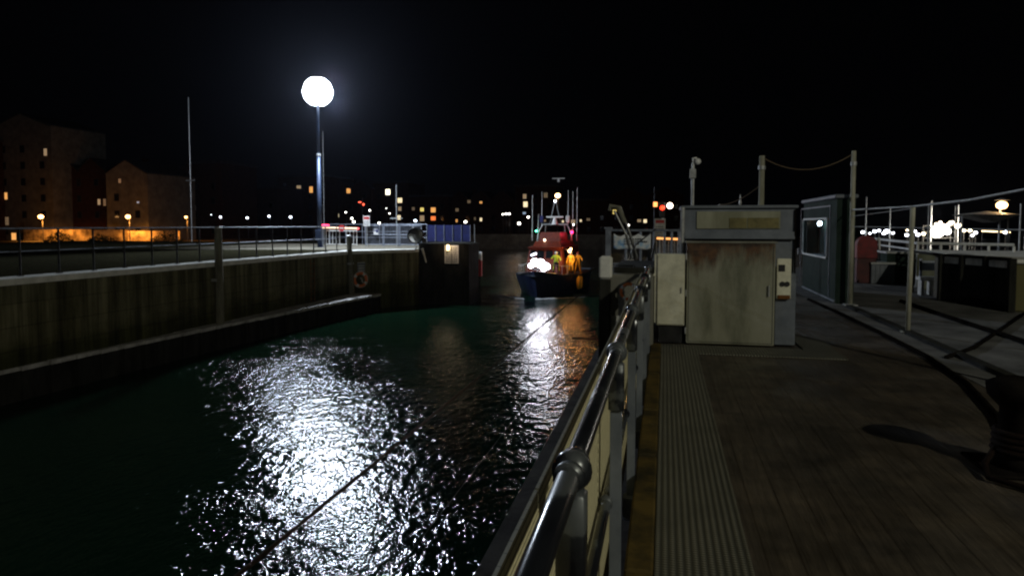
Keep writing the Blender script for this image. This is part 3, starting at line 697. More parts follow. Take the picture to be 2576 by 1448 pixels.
# booth on the right
e = empty('control_booth', (3.5, 15.4, 0), 'dark green control booth with rounded window and light inside', 'booth')
X0 = 3.5
def wy(px, py): q = XP(px, py, X0); return q.y-15.4, q.z
(y1_, zt), (y0_, _z) = wy(2022, 552), wy(2084, 552)
zb = wy(2050, 643)[1]
YL = 3.5; HT = 2.2
b = MB()
b.box(0, .05, 0, y0_, 0.0, HT); b.box(0, .05, y1_, YL, 0, HT); b.box(0, .05, y0_, y1_, 0, zb); b.box(0, .05, y0_, y1_, zt, HT)
b.build('side_wall', M['darkgreen'], e)
b = MB(); b.box(.052, .21, 0, .05, 0, HT); b.box(.052, .21, YL-.05, YL, 0, HT); b.box(.052, .21, .052, YL-.052, 0, .05)
b = MB(); b.box(.052, .32, 0, .05, 0, HT); b.box(.052, .32, YL-.05, YL, 0, HT); b.box(.322, .36, 0, YL, 0, HT); b.box(.052, .32, .052, YL-.052, 0.001, .05); b.build('end_wall', M['darkgreen'], e)
b = MB(); b.box(-.05, .40, -.06, YL+.06, HT+.002, HT+.09, bev=.02); b.build('roof', M['bluegrey'], e)
b = MB(); ym, zm = (y0_+y1_)/2, (zt+zb)/2; hy, hz = (y1_-y0_)/2, (zt-zb)/2
pts = []
for (cy_, cz_, a0) in ((1, 1, 0), (-1, 1, 90), (-1, -1, 180), (1, -1, 270)):
    for k in range(5):
        a = R(a0+k*22.5); rr_ = .10; pts.append((-.012, ym+cy_*(hy-rr_)+rr_*math.cos(a), zm+cz_*(hz-rr_)+rr_*math.sin(a)))
pts.append(pts[0]); b.tube(pts, .026, 6, caps=False); wf = b.build('window_frame', M['white'], e, True)
gm, t, gb = nt('window_glass'); tr = N(t, 'ShaderNodeBsdfTransparent'); gs = N(t, 'ShaderNodeBsdfGlossy'); gs.inputs['Roughness'].default_value = .08; mxs = N(t, 'ShaderNodeMixShader'); mxs.inputs[0].default_value = .10
tr.inputs[0].default_value = (.85, .92, .95, 1); t.links.new(tr.outputs[0], mxs.inputs[1]); t.links.new(gs.outputs[0], mxs.inputs[2]); t.links.new(mxs.outputs[0], t.nodes['Material Output'].inputs[0])
b = MB(); b.box(.02, .026, y0_, y1_, zb, zt); b.build('window_pane', gm, wf)
b = MB(); b.box(.16, .30, .3, 3.0, .9, .94); b.box(.2, .30, 1.9, 2.0, .95, 1.5); b.box(.2, .3, 1.4, 1.44, 1.0, 1.7); b.build('inside_desk', M['bluegrey'], e)
lp = XP(2062, 562, X0+.2)-Vector((3.5, 15.4, 0)); b = MB(); b.ball(lp, .075, 10, sq=(.7, 1.6, .8)); b.build('inside_lamp', glow('booth_lamp', (.85, .95, 1.0), 14), e)
lamp('booth_light', (.18, 1.0, 1.5), 1.2, (.85, .95, 1), .08, parent=e)
b = MB(); hy_, hz_ = wy(2012, 632); b.box(-.05, -.002, hy_-.03, hy_+.03, hz_-.09, hz_+.09, bev=.008); b.build('door_handle', M['galv'], e)
dy0, dy1 = .55, y1_+.3
b = MB()
for (a_, c_) in ((dy0, dy0+.03), (dy1, dy1+.03)): b.box(-.012, -.001, a_, c_, .1, 2.05)
b.box(-.012, -.001, dy0, dy1, 2.05, 2.08); b.box(-.02, -.001, -.0, YL, .04, .08); b.build('door_edge', M['bluegrey'], e)

# tall posts with rope
def tallpost(p, h, r, lab, grp='tall pale posts carrying the sagging rope'):
    e = empty('rope_post', p, lab, 'post', grp)
    b = MB(); b.tube([(0, 0, .01), (.0, 0, h*.5), (0, 0, h)], [r, r*.95, r*.9], 10); b.build('shaft', M['postpaint'], e, True)
    b = MB(); b.box(-r*2.4, r*2.4, -r*2.4, r*2.4, .004, .03); b.build('base_plate', M['galv'], e)
    b = MB(); b.tube([(0, 0, h-.3), (0, 0, h-.22)], r*1.25, 10); b.build('band', M['galv'], e)
PA = Vector((3.42, 14.9, 0)); PC = Vector((2.03, 15.8, 0))
PA = G(2138, 768)
hA = YP(2135, 380, PA.y).z; hC = YP(1915, 392, 15.8).z
PC = Vector((YP(1916, 450, 15.8).x, 15.8, 0))
tallpost(PA, hA, .05, 'taller pale post at the near corner of the booth')
tallpost(PC, hC, .065, 'tall pale post rising behind the machinery housing')
rope('sagging_rope', [PC+Vector((0, 0, hC-.03)), PA+Vector((0, 0, hA-.05))], .014, M['rope'], 'yellowish rope sagging between the two tall posts', sag=.30)
q = YP(1810, 516, 19); rope('sloping_rope', [PC+Vector((0, 0, hC-.62)), q], .014, M['rope'], 'yellowish rope sloping down left from the tall post', sag=.10)
e = empty('guy_anchor', (q.x, 19, 0), 'thin stake holding the lower end of the sloping rope', 'stake')
b = MB(); b.tube([(0, 0, 0), (0, 0, q.z+.03)], .025, 6); b.build('shaft', M['galv'], e)
p = YP(1862, 512, 22); e = empty('pale_finial', (p.x, 22, 0), 'slim pale pointed pole behind the machinery housing', 'pole')
b = MB(); b.tube([(0, 0, 0), (0, 0, p.z+.0)], .03, 6); b.build('shaft', M['oldwhite'], e)
b = MB(); b.tube([(0, 0, p.z), (0, 0, p.z+.28)], [.045, .008], 8); b.build('tip', M['white'], e)

# wire fence at the right
e = empty('wire_fence', (3.64, 11.43, 0), 'wire fence with slim pale post on the timber deck', 'fence')
def W(x, y, z): return (x-3.64, y-11.43, z)
b = MB(); b.tube([W(3.64, 11.43, .01), W(3.66, 11.43, 1.94)], .035, 10); b.box(-.08, .08, -.08, .08, .004, .03); b.build('post', M['postpaint'], e, True)
b = MB(); b.tube([W(3.6, 7.7, .01), W(3.6, 7.7, 2.05)], .035, 10); b.build('post', M['postpaint'], e, True)
b = MB(); b.tube([W(PA.x, PA.y, 1.96), W(3.65, 11.43, 1.93), W(3.63, 9.4, 1.955), W(3.6, 7.7, 2.03)], .014, 8); b.build('top_rail', M['galv'], e)
b = MB(); b.tube([W(PA.x, PA.y, 1.62), W(3.65, 11.43, 1.61), W(3.6, 7.7, 1.60)], .007, 6); b.build('wire', M['galv'], e)
b = MB(); b.tube([W(PA.x, PA.y, 1.83), W(3.65, 11.43, 1.90)], .006, 6); b.build('wire', M['galv'], e)
b = MB(); b.box(-.06, .06, -3.7, 3.4, .005, .05); b.build('bottom_rail', M['darkwall'], e)

# dark fence, bench, white railing, red cabinet, concrete block at the far right
P = [G(2290, 735), G(2366, 757), G(2418, 765), G(2478, 774), G(2541, 786)]
e = empty('dark_fence', P[0], 'low dark timber fence with white rail boards on the right', 'fence')
for i, p in enumerate(P):
    q = p-P[0]; zt_ = YP([2290, 2366, 2418, 2478, 2541][i], [632, 638, 641, 645, 650][i], p.y).z
    b = MB(); b.box(q.x-.06, q.x+.06, q.y-.06, q.y+.06, .005, zt_, bev=.01); b.build('post', M['darkwall'], e)
for i in range(4):
    a, c_ = P[i]-P[0], P[i+1]-P[0]; za = 1.02
    d = c_-a; ang = math.atan2(d.y, d.x); ln = d.length
    mt = Matrix.Translation(a) @ Matrix.Rotation(ang, 4, 'Z')
    zz = YP(2450, 642, (P[2].y+P[3].y)/2).z
    if i > 0:
        b = MB(); b.box(.1, ln-.1, -.02, .01, zz-.20, zz-.07, mat=mt); b.build('white_board', M['oldwhite'], e)
        b = MB()
        for k in range(int(ln/.13)):
            b.box(.1+k*.13, .1+k*.13+.115, .012, .035, .06, zz-.12, mat=mt)
        b.build('boards', M['darkwall'], e)
    b = MB(); b.box(0.06, ln-.06, -.035, .035, zz-.06, zz, mat=mt); b.build('top_beam', M['darkwall'], e)
p = G(2345, 742); e = empty('bench', p, 'small bench with white plank seat near the dark fence', 'bench')
zt_ = YP(2343, 699, p.y).z
b = MB(); b.box(-.32, .34, -.16, .16, zt_-.05, zt_+.03, bev=.01); b.build('seat', M['white'], e)
for x in (-.25, -.05, .12, .28): b = MB(); b.box(x-.03, x+.03, -.12, .12, .005, zt_-.052); b.build('leg', M['oldwhite'], e)
b = MB(); b.box(-.25, .25, .1, .15, zt_+.17, zt_+.40); b.box(-.25, -.2, .1, .14, zt_+.03, zt_+.45); b.box(.2, .25, .1, .14, zt_+.03, zt_+.45); b.build('backrest', M['greyblue_steel'], e)
def DP(px, py, y): return YP(px, py, y)
pts = [(DP(2195, 613, 26.5), 26.5), (DP(2309, 613, 20.0), 20.0), (DP(2427, 613, 19.5), 19.5), (DP(2551, 613, 18.8), 18.8)]
pts2 = [(p.x, y, 0) for p, y in pts]
allp = [pts2[0], pts2[1], ((pts2[1][0]+pts2[2][0])/2, 19.75, 0), pts2[2], ((pts2[2][0]+pts2[3][0])/2, 19.15, 0), pts2[3]]
rail_run('white_railing', 'white painted three bar railing on the right quay', 'railing', pts2, allp, 1.17, [.98, .76], M['white'], .035, .032)
p = G(2176, 712)
e = empty('ring_cabinet', p, 'red life ring cabinet on a maroon stand beyond the tall post', 'cabinet')
b = MB(); b.box(-.25, .25, -.1, .12, .005, .72, bev=.02); b.build('stand', worn('maroon_paint', (.045, .006, .007), (.10, .012, .012), 4, .6), e)
b = MB(); b.tube([(0, -.13, 1.08), (0, .14, 1.08)], .27, 24); b.box(-.262, .262, -.118, .128, .722, 1.08); b.build('housing', M['oldred'], e)
b = MB(); b.tube([(.22, -.05, 1.2), (.32, -.05, 1.3), (.34, -.05, .95)], .03, 6); b.build('line_holder', M['white'], e)
# concrete block at the frame's right edge
p = G(2545, 790)
e = tag(MB().box(0, 5, .0, 5.0, .003, YP(2560, 664, 14.5).z, bev=.04).build('concrete_block', M['wall'], None, False, (p.x+.12, p.y+.3, 0)), 'low olive stained concrete block at the right edge', 'block')
zt_ = YP(2560, 664, 14.5).z
tag(MB().box(-.05, 5.05, -.05, 5.0, zt_+.002, zt_+.08, bev=.02).build('block_coping', M['coping'], e), None)
# crates behind tall post, assorted
def crate(px, py, w, h, mat, lab):
    p = G(px, py); e = empty('storage_crate', p, lab, 'crate', 'storage crates on the right deck')
    b = MB(); b.box(-w/2, w/2, -.3, .3, .006, h, bev=.015); b.build('body', mat, e)
    b = MB(); b.box(-w/2-.02, w/2+.02, -.32, .32, h+.002, h+.06, bev=.01); b.build('lid', M['galv'], e)
    b = MB()
    for i in range(1, 5): b.box(-w/2+w*i/5-.015, -w/2+w*i/5+.015, -.318, -.301, .03, h-.02)
    b.build('battens', mat, e)
crate(2262, 712, .85, .85, M['darkgreen'], 'dark green crate between red cabinet and wire fence post')
crate(2212, 712, .6, .55, M['bluegrey'], 'grey blue crate right beside the red life ring cabinet')
crate(2395, 752, .55, .95, M['render'], 'pale upright crate behind the bench and dark fence')

# bollard in lower right corner
p = G(2560, 1180)
e = empty('mooring_bollard', p, 'black iron mooring bollard at the lower right corner', 'bollard')
b = MB(); b.tube([(0, 0, .03), (0, 0, .1), (0, 0, .42), (0, 0, .5), (0, 0, .58), (0, 0, .62)], [.17, .13, .115, .19, .2, .12], 20); b.build('drum', M['rubber_or_shadow'], e, True)
b = MB(); b.box(-.26, .3, -.24, .24, .006, .03, bev=.006); b.build('base_plate', M['rubber_or_shadow'], e)
b = MB()
for k, (z_, rr_) in enumerate(((.14, .135), (.18, .13), (.22, .13), (.26, .125))): b.torus((0, 0, z_), rr_+.012, .02, 'Z', 20, 6)
b.tube([(-.13, 0, .16), (-.24, -.1, .06), (-.3, -.3, .03), (-.1, -.5, .03), (.3, -.45, .03), (.6, -.2, .03)], .02, 6); b.build('rope_turns', M['blackrope'], e, True)

# ------------------------------------------------------------------ people
def person(loc, rz, pose, mats, label, split, h=1.76):
    """one continuous skinned body; mats = [skin, jacket, trousers, boots]; split = heights"""
    J, E_ = [], []
    rad = []
    def j(p, r, parent=None):
        J.append(p); rad.append(r)
        if parent is not None: E_.append((parent, len(J)-1))
        return len(J)-1
    la, ra, ll, rl = pose
    pel = j((0, 0, .95), .155)
    ch = j((0, .0, 1.2), .155, pel); sh = j((0, 0.01, 1.40), .15, ch); nk = j((0, 0, 1.50), .06, sh); hd = j((0, -.015, 1.60), .095, nk); tp = j((0, -.01, 1.70), .075, hd)
    nose = j((0, -.085, 1.60), .03, hd)
    for s, arm in ((-1, la), (1, ra)):
        a = j((s*.19, 0, 1.40), .075, sh); el = j(arm[0], .052, a); wr = j(arm[1], .038, el)
        d = (Vector(arm[1])-Vector(arm[0])).normalized(); hp = Vector(arm[1])+d*.09; hnd = j(tuple(hp), .04, wr)
        for k in (-1, 0, 1): j(tuple(hp+d*.08+Vector((k*.02, 0, 0))), .012, hnd)
        j(tuple(hp+d*.03+Vector((-s*.045, -.02, 0))), .013, hnd)
    for s, leg in ((-1, ll), (1, rl)):
        hp = j((s*.10, 0, .88), .11, pel); kn = j(leg[0], .075, hp); an = j(leg[1], .055, kn)
        j((leg[1][0], leg[1][1]-.17, .04), .042, an)
    me = bpy.data.meshes.new('person'); me.from_pydata(J, E_, []); o = bpy.data.objects.new('person', me); COL.objects.link(o)
    md = o.modifiers.new('skin', 'SKIN'); me.skin_vertices  # layer is added with the modifier
    for i, sv in enumerate(me.skin_vertices[0].data): sv.radius = (rad[i], rad[i]*.8 if rad[i] > .12 else rad[i])
    me.skin_vertices[0].data[0].use_root = True
    md2 = o.modifiers.new('sub', 'SUBSURF'); md2.levels = 2; md2.render_levels = 2
    dg = bpy.context.evaluated_depsgraph_get(); ev = o.evaluated_get(dg); m2 = bpy.data.meshes.new_from_object(ev)
    bpy.data.objects.remove(o)
    for mm_ in mats: m2.materials.append(mm_)
    for pl_ in m2.polygons:
        z = pl_.center.z; r_ = math.hypot(pl_.center.x, pl_.center.y)
        k = 1
        if z > 1.50: k = 0
        elif z < split[0] and abs(pl_.center.x) < .19: k = 2
        if z < .28: k = 3
        pl_.material_index = k; pl_.use_smooth = True
    o = bpy.data.objects.new('person', m2); COL.objects.link(o); o.location = loc; o.rotation_euler = (0, 0, rz); tag(o, label, 'person')
    b = MB(); b.ball((0, -.01, 1.66), .118, 14, sq=(.95, 1.05, .85)); b.tube([(0, -.08, 1.67), (0, -.17, 1.66)], [.09, .06], 10); b.build('helmet', mats[4], o, True)
    return o
STAND = ((( -.30, -.03, 1.15), (-.28, -.22, .98)), ((.30, -.03, 1.15), (.28, -.22, .98)), ((-.12, -.02, .50), (-.13, .02, .09)), ((.13, -.02, .50), (.15, .02, .09)))
REACH = (((-.36, -.08, 1.22), (-.42, -.30, 1.25)), ((.32, -.1, 1.18), (.30, -.34, 1.12)), ((-.16, -.04, .50), (-.22, .04, .09)), ((.16, -.04, .50), (.24, .02, .09)))

# ------------------------------------------------------------------ lifeboat
bow = G(1345, 752, WZ); BX, BY = bow.x, bow.y
boat = empty('lifeboat', (BX, BY, WZ), 'orange and navy lifeboat entering the lock with dazzling deck lights', 'boat')
L_, HB = 16.5, 2.6
prof = []
NS = 22
def sheer(u): return 1.75-.45*min(1, u*1.6)+.26*max(0, 1-u/.17)
def hull_ring(u, side_n=7):
    y = u*L_
    wd = HB*min(1, (u/.34))**.62 if u > 0 else 0.02
    wd = max(wd, .03)*(1-.08*max(0, u-.7)/.3)
    dz = sheer(u); y_d = y-(1-min(1, u/.15))*0.0
    ww = wd*(.62+.30*min(1, u*2.2))
    pts = [(-wd, dz), (-wd*1.01, dz-.22), (-(wd+ww)/2, dz*.45), (-ww, 0), (-ww*.55, -.55), (0, -.75), (ww*.55, -.55), (ww, 0), ((wd+ww)/2, dz*.45), (wd*1.01, dz-.22), (wd, dz)]
    return [(x, y+(.9*(1-z/1.75))*(1-u)**6*1.2, z) for x, z in pts]
b = MB(); vs_ = []; fs_ = []
us = [0, .02, .045, .08, .12, .17, .22, .28, .35, .45, .6, .8, 1.0]
for u in us: vs_ += hull_ring(u)
k = 11
for i in range(len(us)-1):
    for j in range(k-1): fs_.append([i*k+j, i*k+j+1, (i+1)*k+j+1, (i+1)*k+j])
fs_.append([(len(us)-1)*k+j for j in range(k-1, -1, -1)])
fs_.append(list(range(k)))
b.add(vs_, fs_); b.build('hull', M['navy'], boat, True)
b = MB(); vs_ = []; fs_ = []
for u in us:
    r_ = hull_ring(u); vs_ += [(r_[0][0]*.985, r_[0][1], min(r_[0][2]-.03, 1.66)), (r_[-1][0]*.985, r_[-1][1], min(r_[-1][2]-.03, 1.66))]
for i in range(len(us)-1): fs_.append([i*2, i*2+1, i*2+3, i*2+2])
b.add(vs_, fs_); b.build('deck', M['bluegrey'], boat)
def deck_z(y): return 1.75-.45*min(1, y/L_*1.6)-.03
def deck_w(y): return HB*min(1, (y/L_/.34))**.62
b = MB()
for s in (-1, 1): b.tube([(s*max(deck_w(u*L_), .02)*1.0, u*L_, sheer(u)-.08) for u in us], .075, 8)
b.build('rubbing_strake', M['black'], boat, True)
b = MB()
for s in (-1, 1): b.tube([(s*max(deck_w(u*L_)-.12, .02), u*L_+.1, sheer(u)+.62) for u in us[:8]], .022, 6)
b.build('bow_rail', M['galv'], boat)
for u in (.06, .12, .17, .22, .28):
    for s in (-1, 1):
        b = MB(); w_ = deck_w(u*L_)-.12; b.tube([(s*w_, u*L_+.1, deck_z(u*L_)), (s*w_, u*L_+.1, deck_z(u*L_)+.74)], .018, 6); b.build('stanchion', M['galv'], boat)
# wheelhouse: lower coaming, raked windscreen, roof
def frustum(b_, x0, x1, ya0, ya1, z0, z1, tx, tyf, tyb=0, k=0):
    vs_ = [(-x0, ya0, z0), (x0, ya0, z0), (x1, ya1, z0), (-x1, ya1, z0), (-x0+tx, ya0+tyf, z1), (x0-tx, ya0+tyf, z1), (x1-tx, ya1-tyb, z1), (-x1+tx, ya1-tyb, z1)]
    return b_.add(vs_, [[3, 2, 1, 0], [4, 5, 6, 7], [0, 1, 5, 4], [1, 2, 6, 5], [2, 3, 7, 6], [3, 0, 4, 7]], k)
b = MB(); frustum(b, 1.45, 1.9, 3.6, 12.2, 1.35, 2.45, .08, .35, .2); frustum(b, 1.40, 1.82, 4.1, 12.0, 2.452, 3.5, .14, .45, .4); b.build('wheelhouse', M['orange'], boat)
b = MB(); frustum(b, 1.36, 1.75, 4.35, 11.7, 3.502, 3.62, -.05, -.12, 0); frustum(b, 1.15, 1.5, 5.1, 11.0, 3.622, 4.05, .15, .5, .5); b.build('roof', M['orange'], boat)
b = MB(); frustum(b, .9, 1.1, 6.5, 9.5, 4.052, 4.75, .1, .25, .0); b.build('flying_bridge', M['orange'], boat)
# windscreen panes on the raked front
def front_pt(u, w_):   # u in -1..1 across, w_ 0..1 up
    z = 2.452+1.048*w_; y = 4.1+.45*w_; x = u*(1.40-.14*w_)
    return (x, y-.025, z)
for (ua, ub) in ((-.92, -.58), (-.48, -.06), (.06, .48), (.58, .92)):
    b = MB(); a_ = [front_pt(ua, .30), front_pt(ub, .30), front_pt(ub, .86), front_pt(ua, .86)]
    a2 = [(x, y+.02, z) for x, y, z in a_]
    b.add(a_+a2, [[0, 1, 2, 3], [7, 6, 5, 4], [0, 4, 5, 1], [1, 5, 6, 2], [2, 6, 7, 3], [3, 7, 4, 0]]); b.build('windscreen_pane', M['glass'], boat)
for s in (-1, 1):
    for yy in (5.2, 6.7, 8.2):
        xw = 1.40+(1.82-1.40)*(yy-4.1)/7.9
        b = MB(); b.add([(s*(xw+.0), yy, 2.75), (s*(xw+.055), yy+1.1, 2.75), (s*(xw-.06), yy+1.1, 3.35), (s*(xw-.1), yy+.1, 3.35)], [[0, 1, 2, 3]]); b.build('side_window', M['glass'], boat)
# arch
b = MB(); b.tube([(-1.45, 9.0, 4.0), (-1.40, 9.1, 4.7), (-1.05, 9.2, 5.4), (1.05, 9.2, 5.4), (1.40, 9.1, 4.7), (1.45, 9.0, 4.0)], .07, 8)
b.tube([(-.95, 9.6, 4.0), (-.8, 9.3, 5.35)], .04, 6); b.tube([(.95, 9.6, 4.0), (.8, 9.3, 5.35)], .04, 6); b.build('mast_arch', M['galv'], boat)
b = MB(); b.tube([(0, 9.2, 5.4), (0, 9.2, 5.95)], [.28, .14], 12); b.box(-.72, .72, 9.1, 9.3, 5.96, 6.1, bev=.03); b.build('radar', M['white'], boat)
b = MB(); b.tube([(-.5, 9.5, 5.4), (-.08, 9.4, 7.2)], .03, 6); b.tube([(.5, 9.5, 5.4), (.08, 9.4, 7.2)], .03, 6); b.box(-.12, .12, 9.3, 9.5, 7.15, 7.3); b.build('light_mast', M['galv'], boat)
b = MB(); b.ball((0, 9.3, 7.4), .10, 10); b.build('masthead_light', glow('boat_white', (.85, .9, 1), 10), boat)
b = MB(); b.ball((-1.55, 8.9, 4.85), .075, 10); b.build('green_light', glow('boat_green', (.10, 1, .55), 14), boat)
b = MB(); b.ball((1.5, 8.9, 4.75), .12, 10); b.build('red_light', glow('boat_red', (1, .02, .12), 9), boat)
for x, y, z0, z1 in ((-2.0, 9.4, 4.0, 7.9), (-1.15, 9.3, 5.2, 8.2), (1.1, 9.3, 5.2, 8.3), (1.45, 9.7, 4.6, 8.2), (1.75, 10.2, 4.0, 8.6), (-1.45, 9.2, 4.8, 6.3)):
    b = MB(); b.tube([(x, y, z0), (x+.03, y, z1)], [.03, .015], 5); b.build('antenna', M['white'], boat)
for s, c in ((-1, 'blue'), (1, 'oldwhite')):
    b = MB(); b.box(s*1.12-.16, s*1.12+.16, 9.0, 9.3, 5.55, 6.15, bev=.05); b.build('dome_pod', M[c], boat)
b = MB(); b.ball((-.25, 5.6, 4.15), .09, 10); b.build('roof_light', glow('boat_small', (1, .75, .5), 8), boat)
# dazzling searchlights on the fore deck
b = MB(); b.tube([(-.35, 3.05, deck_z(2)), (-.35, 3.05, deck_z(2)+.35)], .05, 8); b.tube([(.3, 3.05, deck_z(2)), (.3, 3.05, deck_z(2)+.1)], .05, 8); b.box(-.75, .75, 3.02, 3.25, deck_z(2)+.3, deck_z(2)+.38); b.build('light_bracket', M['galv'], boat)
sl = glow('search_lens', (.95, .93, 1.0), 16)
for (x, z, r_) in ((-.45, 2.5, .30), (.0, 2.42, .34), (.48, 2.2, .26), (-.75, 2.25, .2), (.25, 2.02, .2)):
    mt = Vector((x-.1, 2.9, z))
    b = MB(); b.tube([mt+Vector((0, .03, 0)), mt+Vector((0, .28, .0))], [r_*1.1, r_*.6], 14); h_ = b.build('searchlight', M['galv'], boat)
    b = MB(); b.ball(mt, r_, 14, sq=(1, .35, 1)); b.build('lens', sl, h_)
b = MB(); b.tube([(-.95, 3.5, 3.0), (-.55, 3.6, 3.16)], .07, 8); b.build('wiper_lamp', glow('wiper_lamp', (.85, .85, 1), 6), boat)
lamp('bow_searchlight', (-.1, 2.35, 2.5), 650, (.9, .9, 1.0), .4, 'SPOT', (-.1+9.1*.35, -16, -1.5), 70, parent=boat)
lamp('fore_deck_light', (-.2, 2.3, 3.2), 8, (.9, .88, 1.0), .2, parent=boat)
# fenders and golden lit side gear
for (x, y, z) in ((2.62, 4.6, .75), (2.66, 5.8, .7)):
    b = MB(); b.tube([(x, y, z+.62), (x, y, z+.5), (x, y, z-.3), (x, y, z-.4)], [.03, .15, .15, .04], 10); b.build('fender', M['oilskin'], boat, True)
    b = MB(); b.tube([(x, y, z+.6), (x-.1, y, z+1.0)], .015, 5); b.build('fender_line', M['rope'], boat)
b = MB(); b.box(1.42, 1.75, 5.6, 6.4, 1.36, 2.5, bev=.05); b.build('deck_locker', M['oilskin'], boat)
b = MB(); b.ball((1.95, 4.2, 3.35), .13, 10); b.ball((2.05, 4.25, 3.5), .09, 10); dl = b.build('deck_lamp', glow('deck_lamp', (1, .62, .30), 9), boat)
b = MB(); b.tube([(1.6, 4.5, 3.4), (1.95, 4.25, 3.45)], .025, 6); b.build('lamp_arm', M['galv'], boat)
lamp('deck_work_light', (2.05, 3.6, 3.2), 90, (1, .5, .14), .12, parent=boat)
lamp('port_light', (1.75, 8.6, 4.75), 22, (1, .04, .05), .15, parent=boat)
mats = [M['skin'], M['hivis'], M['darkcloth'], M['black'], M['white']]
person((BX+1.0, BY+3.6, WZ+deck_z(3.6)), R(15), REACH, mats, 'person in yellow green jacket standing on the lifeboat foredeck', (.95,))
mats = [M['skin'], M['oilskin'], M['oilskin'], M['black'], M['white']]
person((BX+2.02, BY+4.6, WZ+deck_z(4.6)), R(-10), STAND, mats, 'person in golden oilskins under the lamp beside the wheelhouse', (.9,))
mats = [M['skin'], M['oilskin'], M['oilskin'], M['oilskin'], M['orange']]
person((BX+2.45, BY+5.3, WZ+deck_z(5.3)), R(20), REACH, mats, 'person in golden oilskins reaching out at the lifeboat side rail', (.9,))
# bow wave
b = MB(); rr = random.Random(9)
vs_ = []; fs_ = []
for s in (-1, 1):
    n0 = len(vs_)
    for i in range(26):
        u = i/25; x = s*(.15+3.2*u)-(.5 if s < 0 else 0); y = -.35+u*2.4+rr.uniform(-.1, .1); w_ = (.25+.35*math.sin(u*math.pi))*(1-.6*u)+rr.uniform(0, .1)
        for q_, hh_ in ((-.5, .0), (-.2, .09), (.15, .12), (.5, .0)):
            vs_.append((x+rr.uniform(-.05, .05), y+w_*q_, .012+hh_*(1-u)*rr.uniform(.4, 1)))
    for i in range(25):
        for q_ in range(3): a = n0+i*4+q_; fs_.append([a, a+4, a+5, a+1])
b.add(vs_, fs_); wv = b.build('bow_wave', M['foam'], None, True, (BX, BY, WZ)); tag(wv, 'white bow wave breaking under the lifeboat', 'wave', None, 'stuff')

# ------------------------------------------------------------------ far shore
struct(MB().box(-420, -60.2, 62, 260, -7, -1.0).build('left_shore_ground', M['ground']))
struct(MB().box(-60, 420, 150, 420, -7, -1.0).build('far_shore_ground', M['ground']))
tag(MB().box(-60, 10, 149.5, 149.9, -7, -.4).build('quay_wall', M['render']), 'far quay wall across the basin behind the lifeboat', 'wall')

WARM = {'o': ((1, .45, .12), 1.0), 'w': ((1, .80, .48), 1.3), 'b': ((1, .90, .66), 3.0), 'd': ((1, .72, .42), .10), 'r': ((1, .22, .05), 1.2), 'y': ((1, .75, .2), 1.0), 'c': ((.6, .75, 1), .5), 'm': ((1, .7, .4), .30)}
def wmat(k): c_, s_ = WARM[k]; return glow('lit_window_'+k, c_, s_)
def building(px0, px1, ptop, y, lab, wall, lit, roof='gable', storey=2.9, dark=True, cols=None, base=-1.0, depth=11, gables=1, name='apartment_block'):
    a = YP(px0, 560, y); c_ = YP(px1, 560, y); top = YP((px0+px1)/2, ptop, y).z
    w_ = c_.x-a.x; e = empty(name, (a.x, y, base), lab, 'building')
    h = top-base; eave = h-(2.2 if roof == 'gable' else (.5 if roof == 'flat' else 3))
    b = MB(); b.box(0, w_, 0, depth, 0, eave)
    if roof == 'gable':
        n = gables
        for g in range(n):
            x0, x1 = w_*g/n, w_*(g+1)/n; b.add([(x0, 0, eave), (x1, 0, eave), ((x0+x1)/2, 0, h)], [[0, 1, 2]])
    b.build('wall', wall, e)
    if roof == 'gable':
        b = MB()
        for g in range(gables):
            x0, x1 = w_*g/gables, w_*(g+1)/gables; xm = (x0+x1)/2
            for (p_, q_, s_) in ((x0, xm, -1), (x1, xm, 1)):
                b.add([(p_+s_*.25, -.3, eave-.2), (q_, -.3, h+.05), (q_, depth, h+.05), (p_+s_*.25, depth, eave-.2)], [[0, 1, 2, 3] if s_ > 0 else [3, 2, 1, 0]])
                b.add([(p_+s_*.25, -.3, eave-.35), (q_, -.3, h-.1), (q_, -.3, h+.05), (p_+s_*.25, -.3, eave-.2)], [[0, 1, 2, 3]])
        rf = b.build('roof', M['roof'], e)
        b = MB(); b.box(w_*.3-.4, w_*.3+.4, depth*.5, depth*.5+.7, h-1.6, h+.7); b.build('chimney', M['brick'], rf)
    else:
        b = MB(); b.box(-.3, w_+.3, -.3, depth, eave+.002, h); b.build('roof', M['roof'], e)
    # windows
    wpos = []
    for (px, py, k, ww, wh) in lit:
        q = YP(px, py, y); wpos.append((q.x-a.x, q.z-base))
        sc_ = y/1717*1.03; W2, H2 = ww*sc_/2, wh*sc_/2
        b = MB(); x, z = wpos[-1]; b.box(x-W2-.08, x+W2+.08, -.06, -.003, z-H2-.1, z+H2+.08); fr = b.build('window', M['oldwhite'] if k != 'd' else wall, e)
        b = MB(); b.box(x-W2, x-.03*1, -.075, -.062, z-H2, z+H2); b.box(x+.03, x+W2, -.075, -.062, z-H2, z+H2); b.build('pane', wmat(k), fr)
    if dark:
        nc = cols or max(1, int(w_/3.2)); nr = max(1, int((eave-.8)/storey))
        for i in range(nc):
            for j in range(nr):
                x = w_*(i+.5)/nc; z = 1.6+j*storey
                if z > eave-.8 or any(abs(x-p_[0]) < 1.4 and abs(z-p_[1]) < 1.5 for p_ in wpos): continue
                b = MB(); b.box(x-.5, x+.5, -.05, -.003, z-.65, z+.65); fr = b.build('window', M['roof'], e)
                b = MB(); b.box(x-.42, x+.42, -.065, -.052, z-.57, z+.57); b.build('pane', M['glass'], fr)
    return e
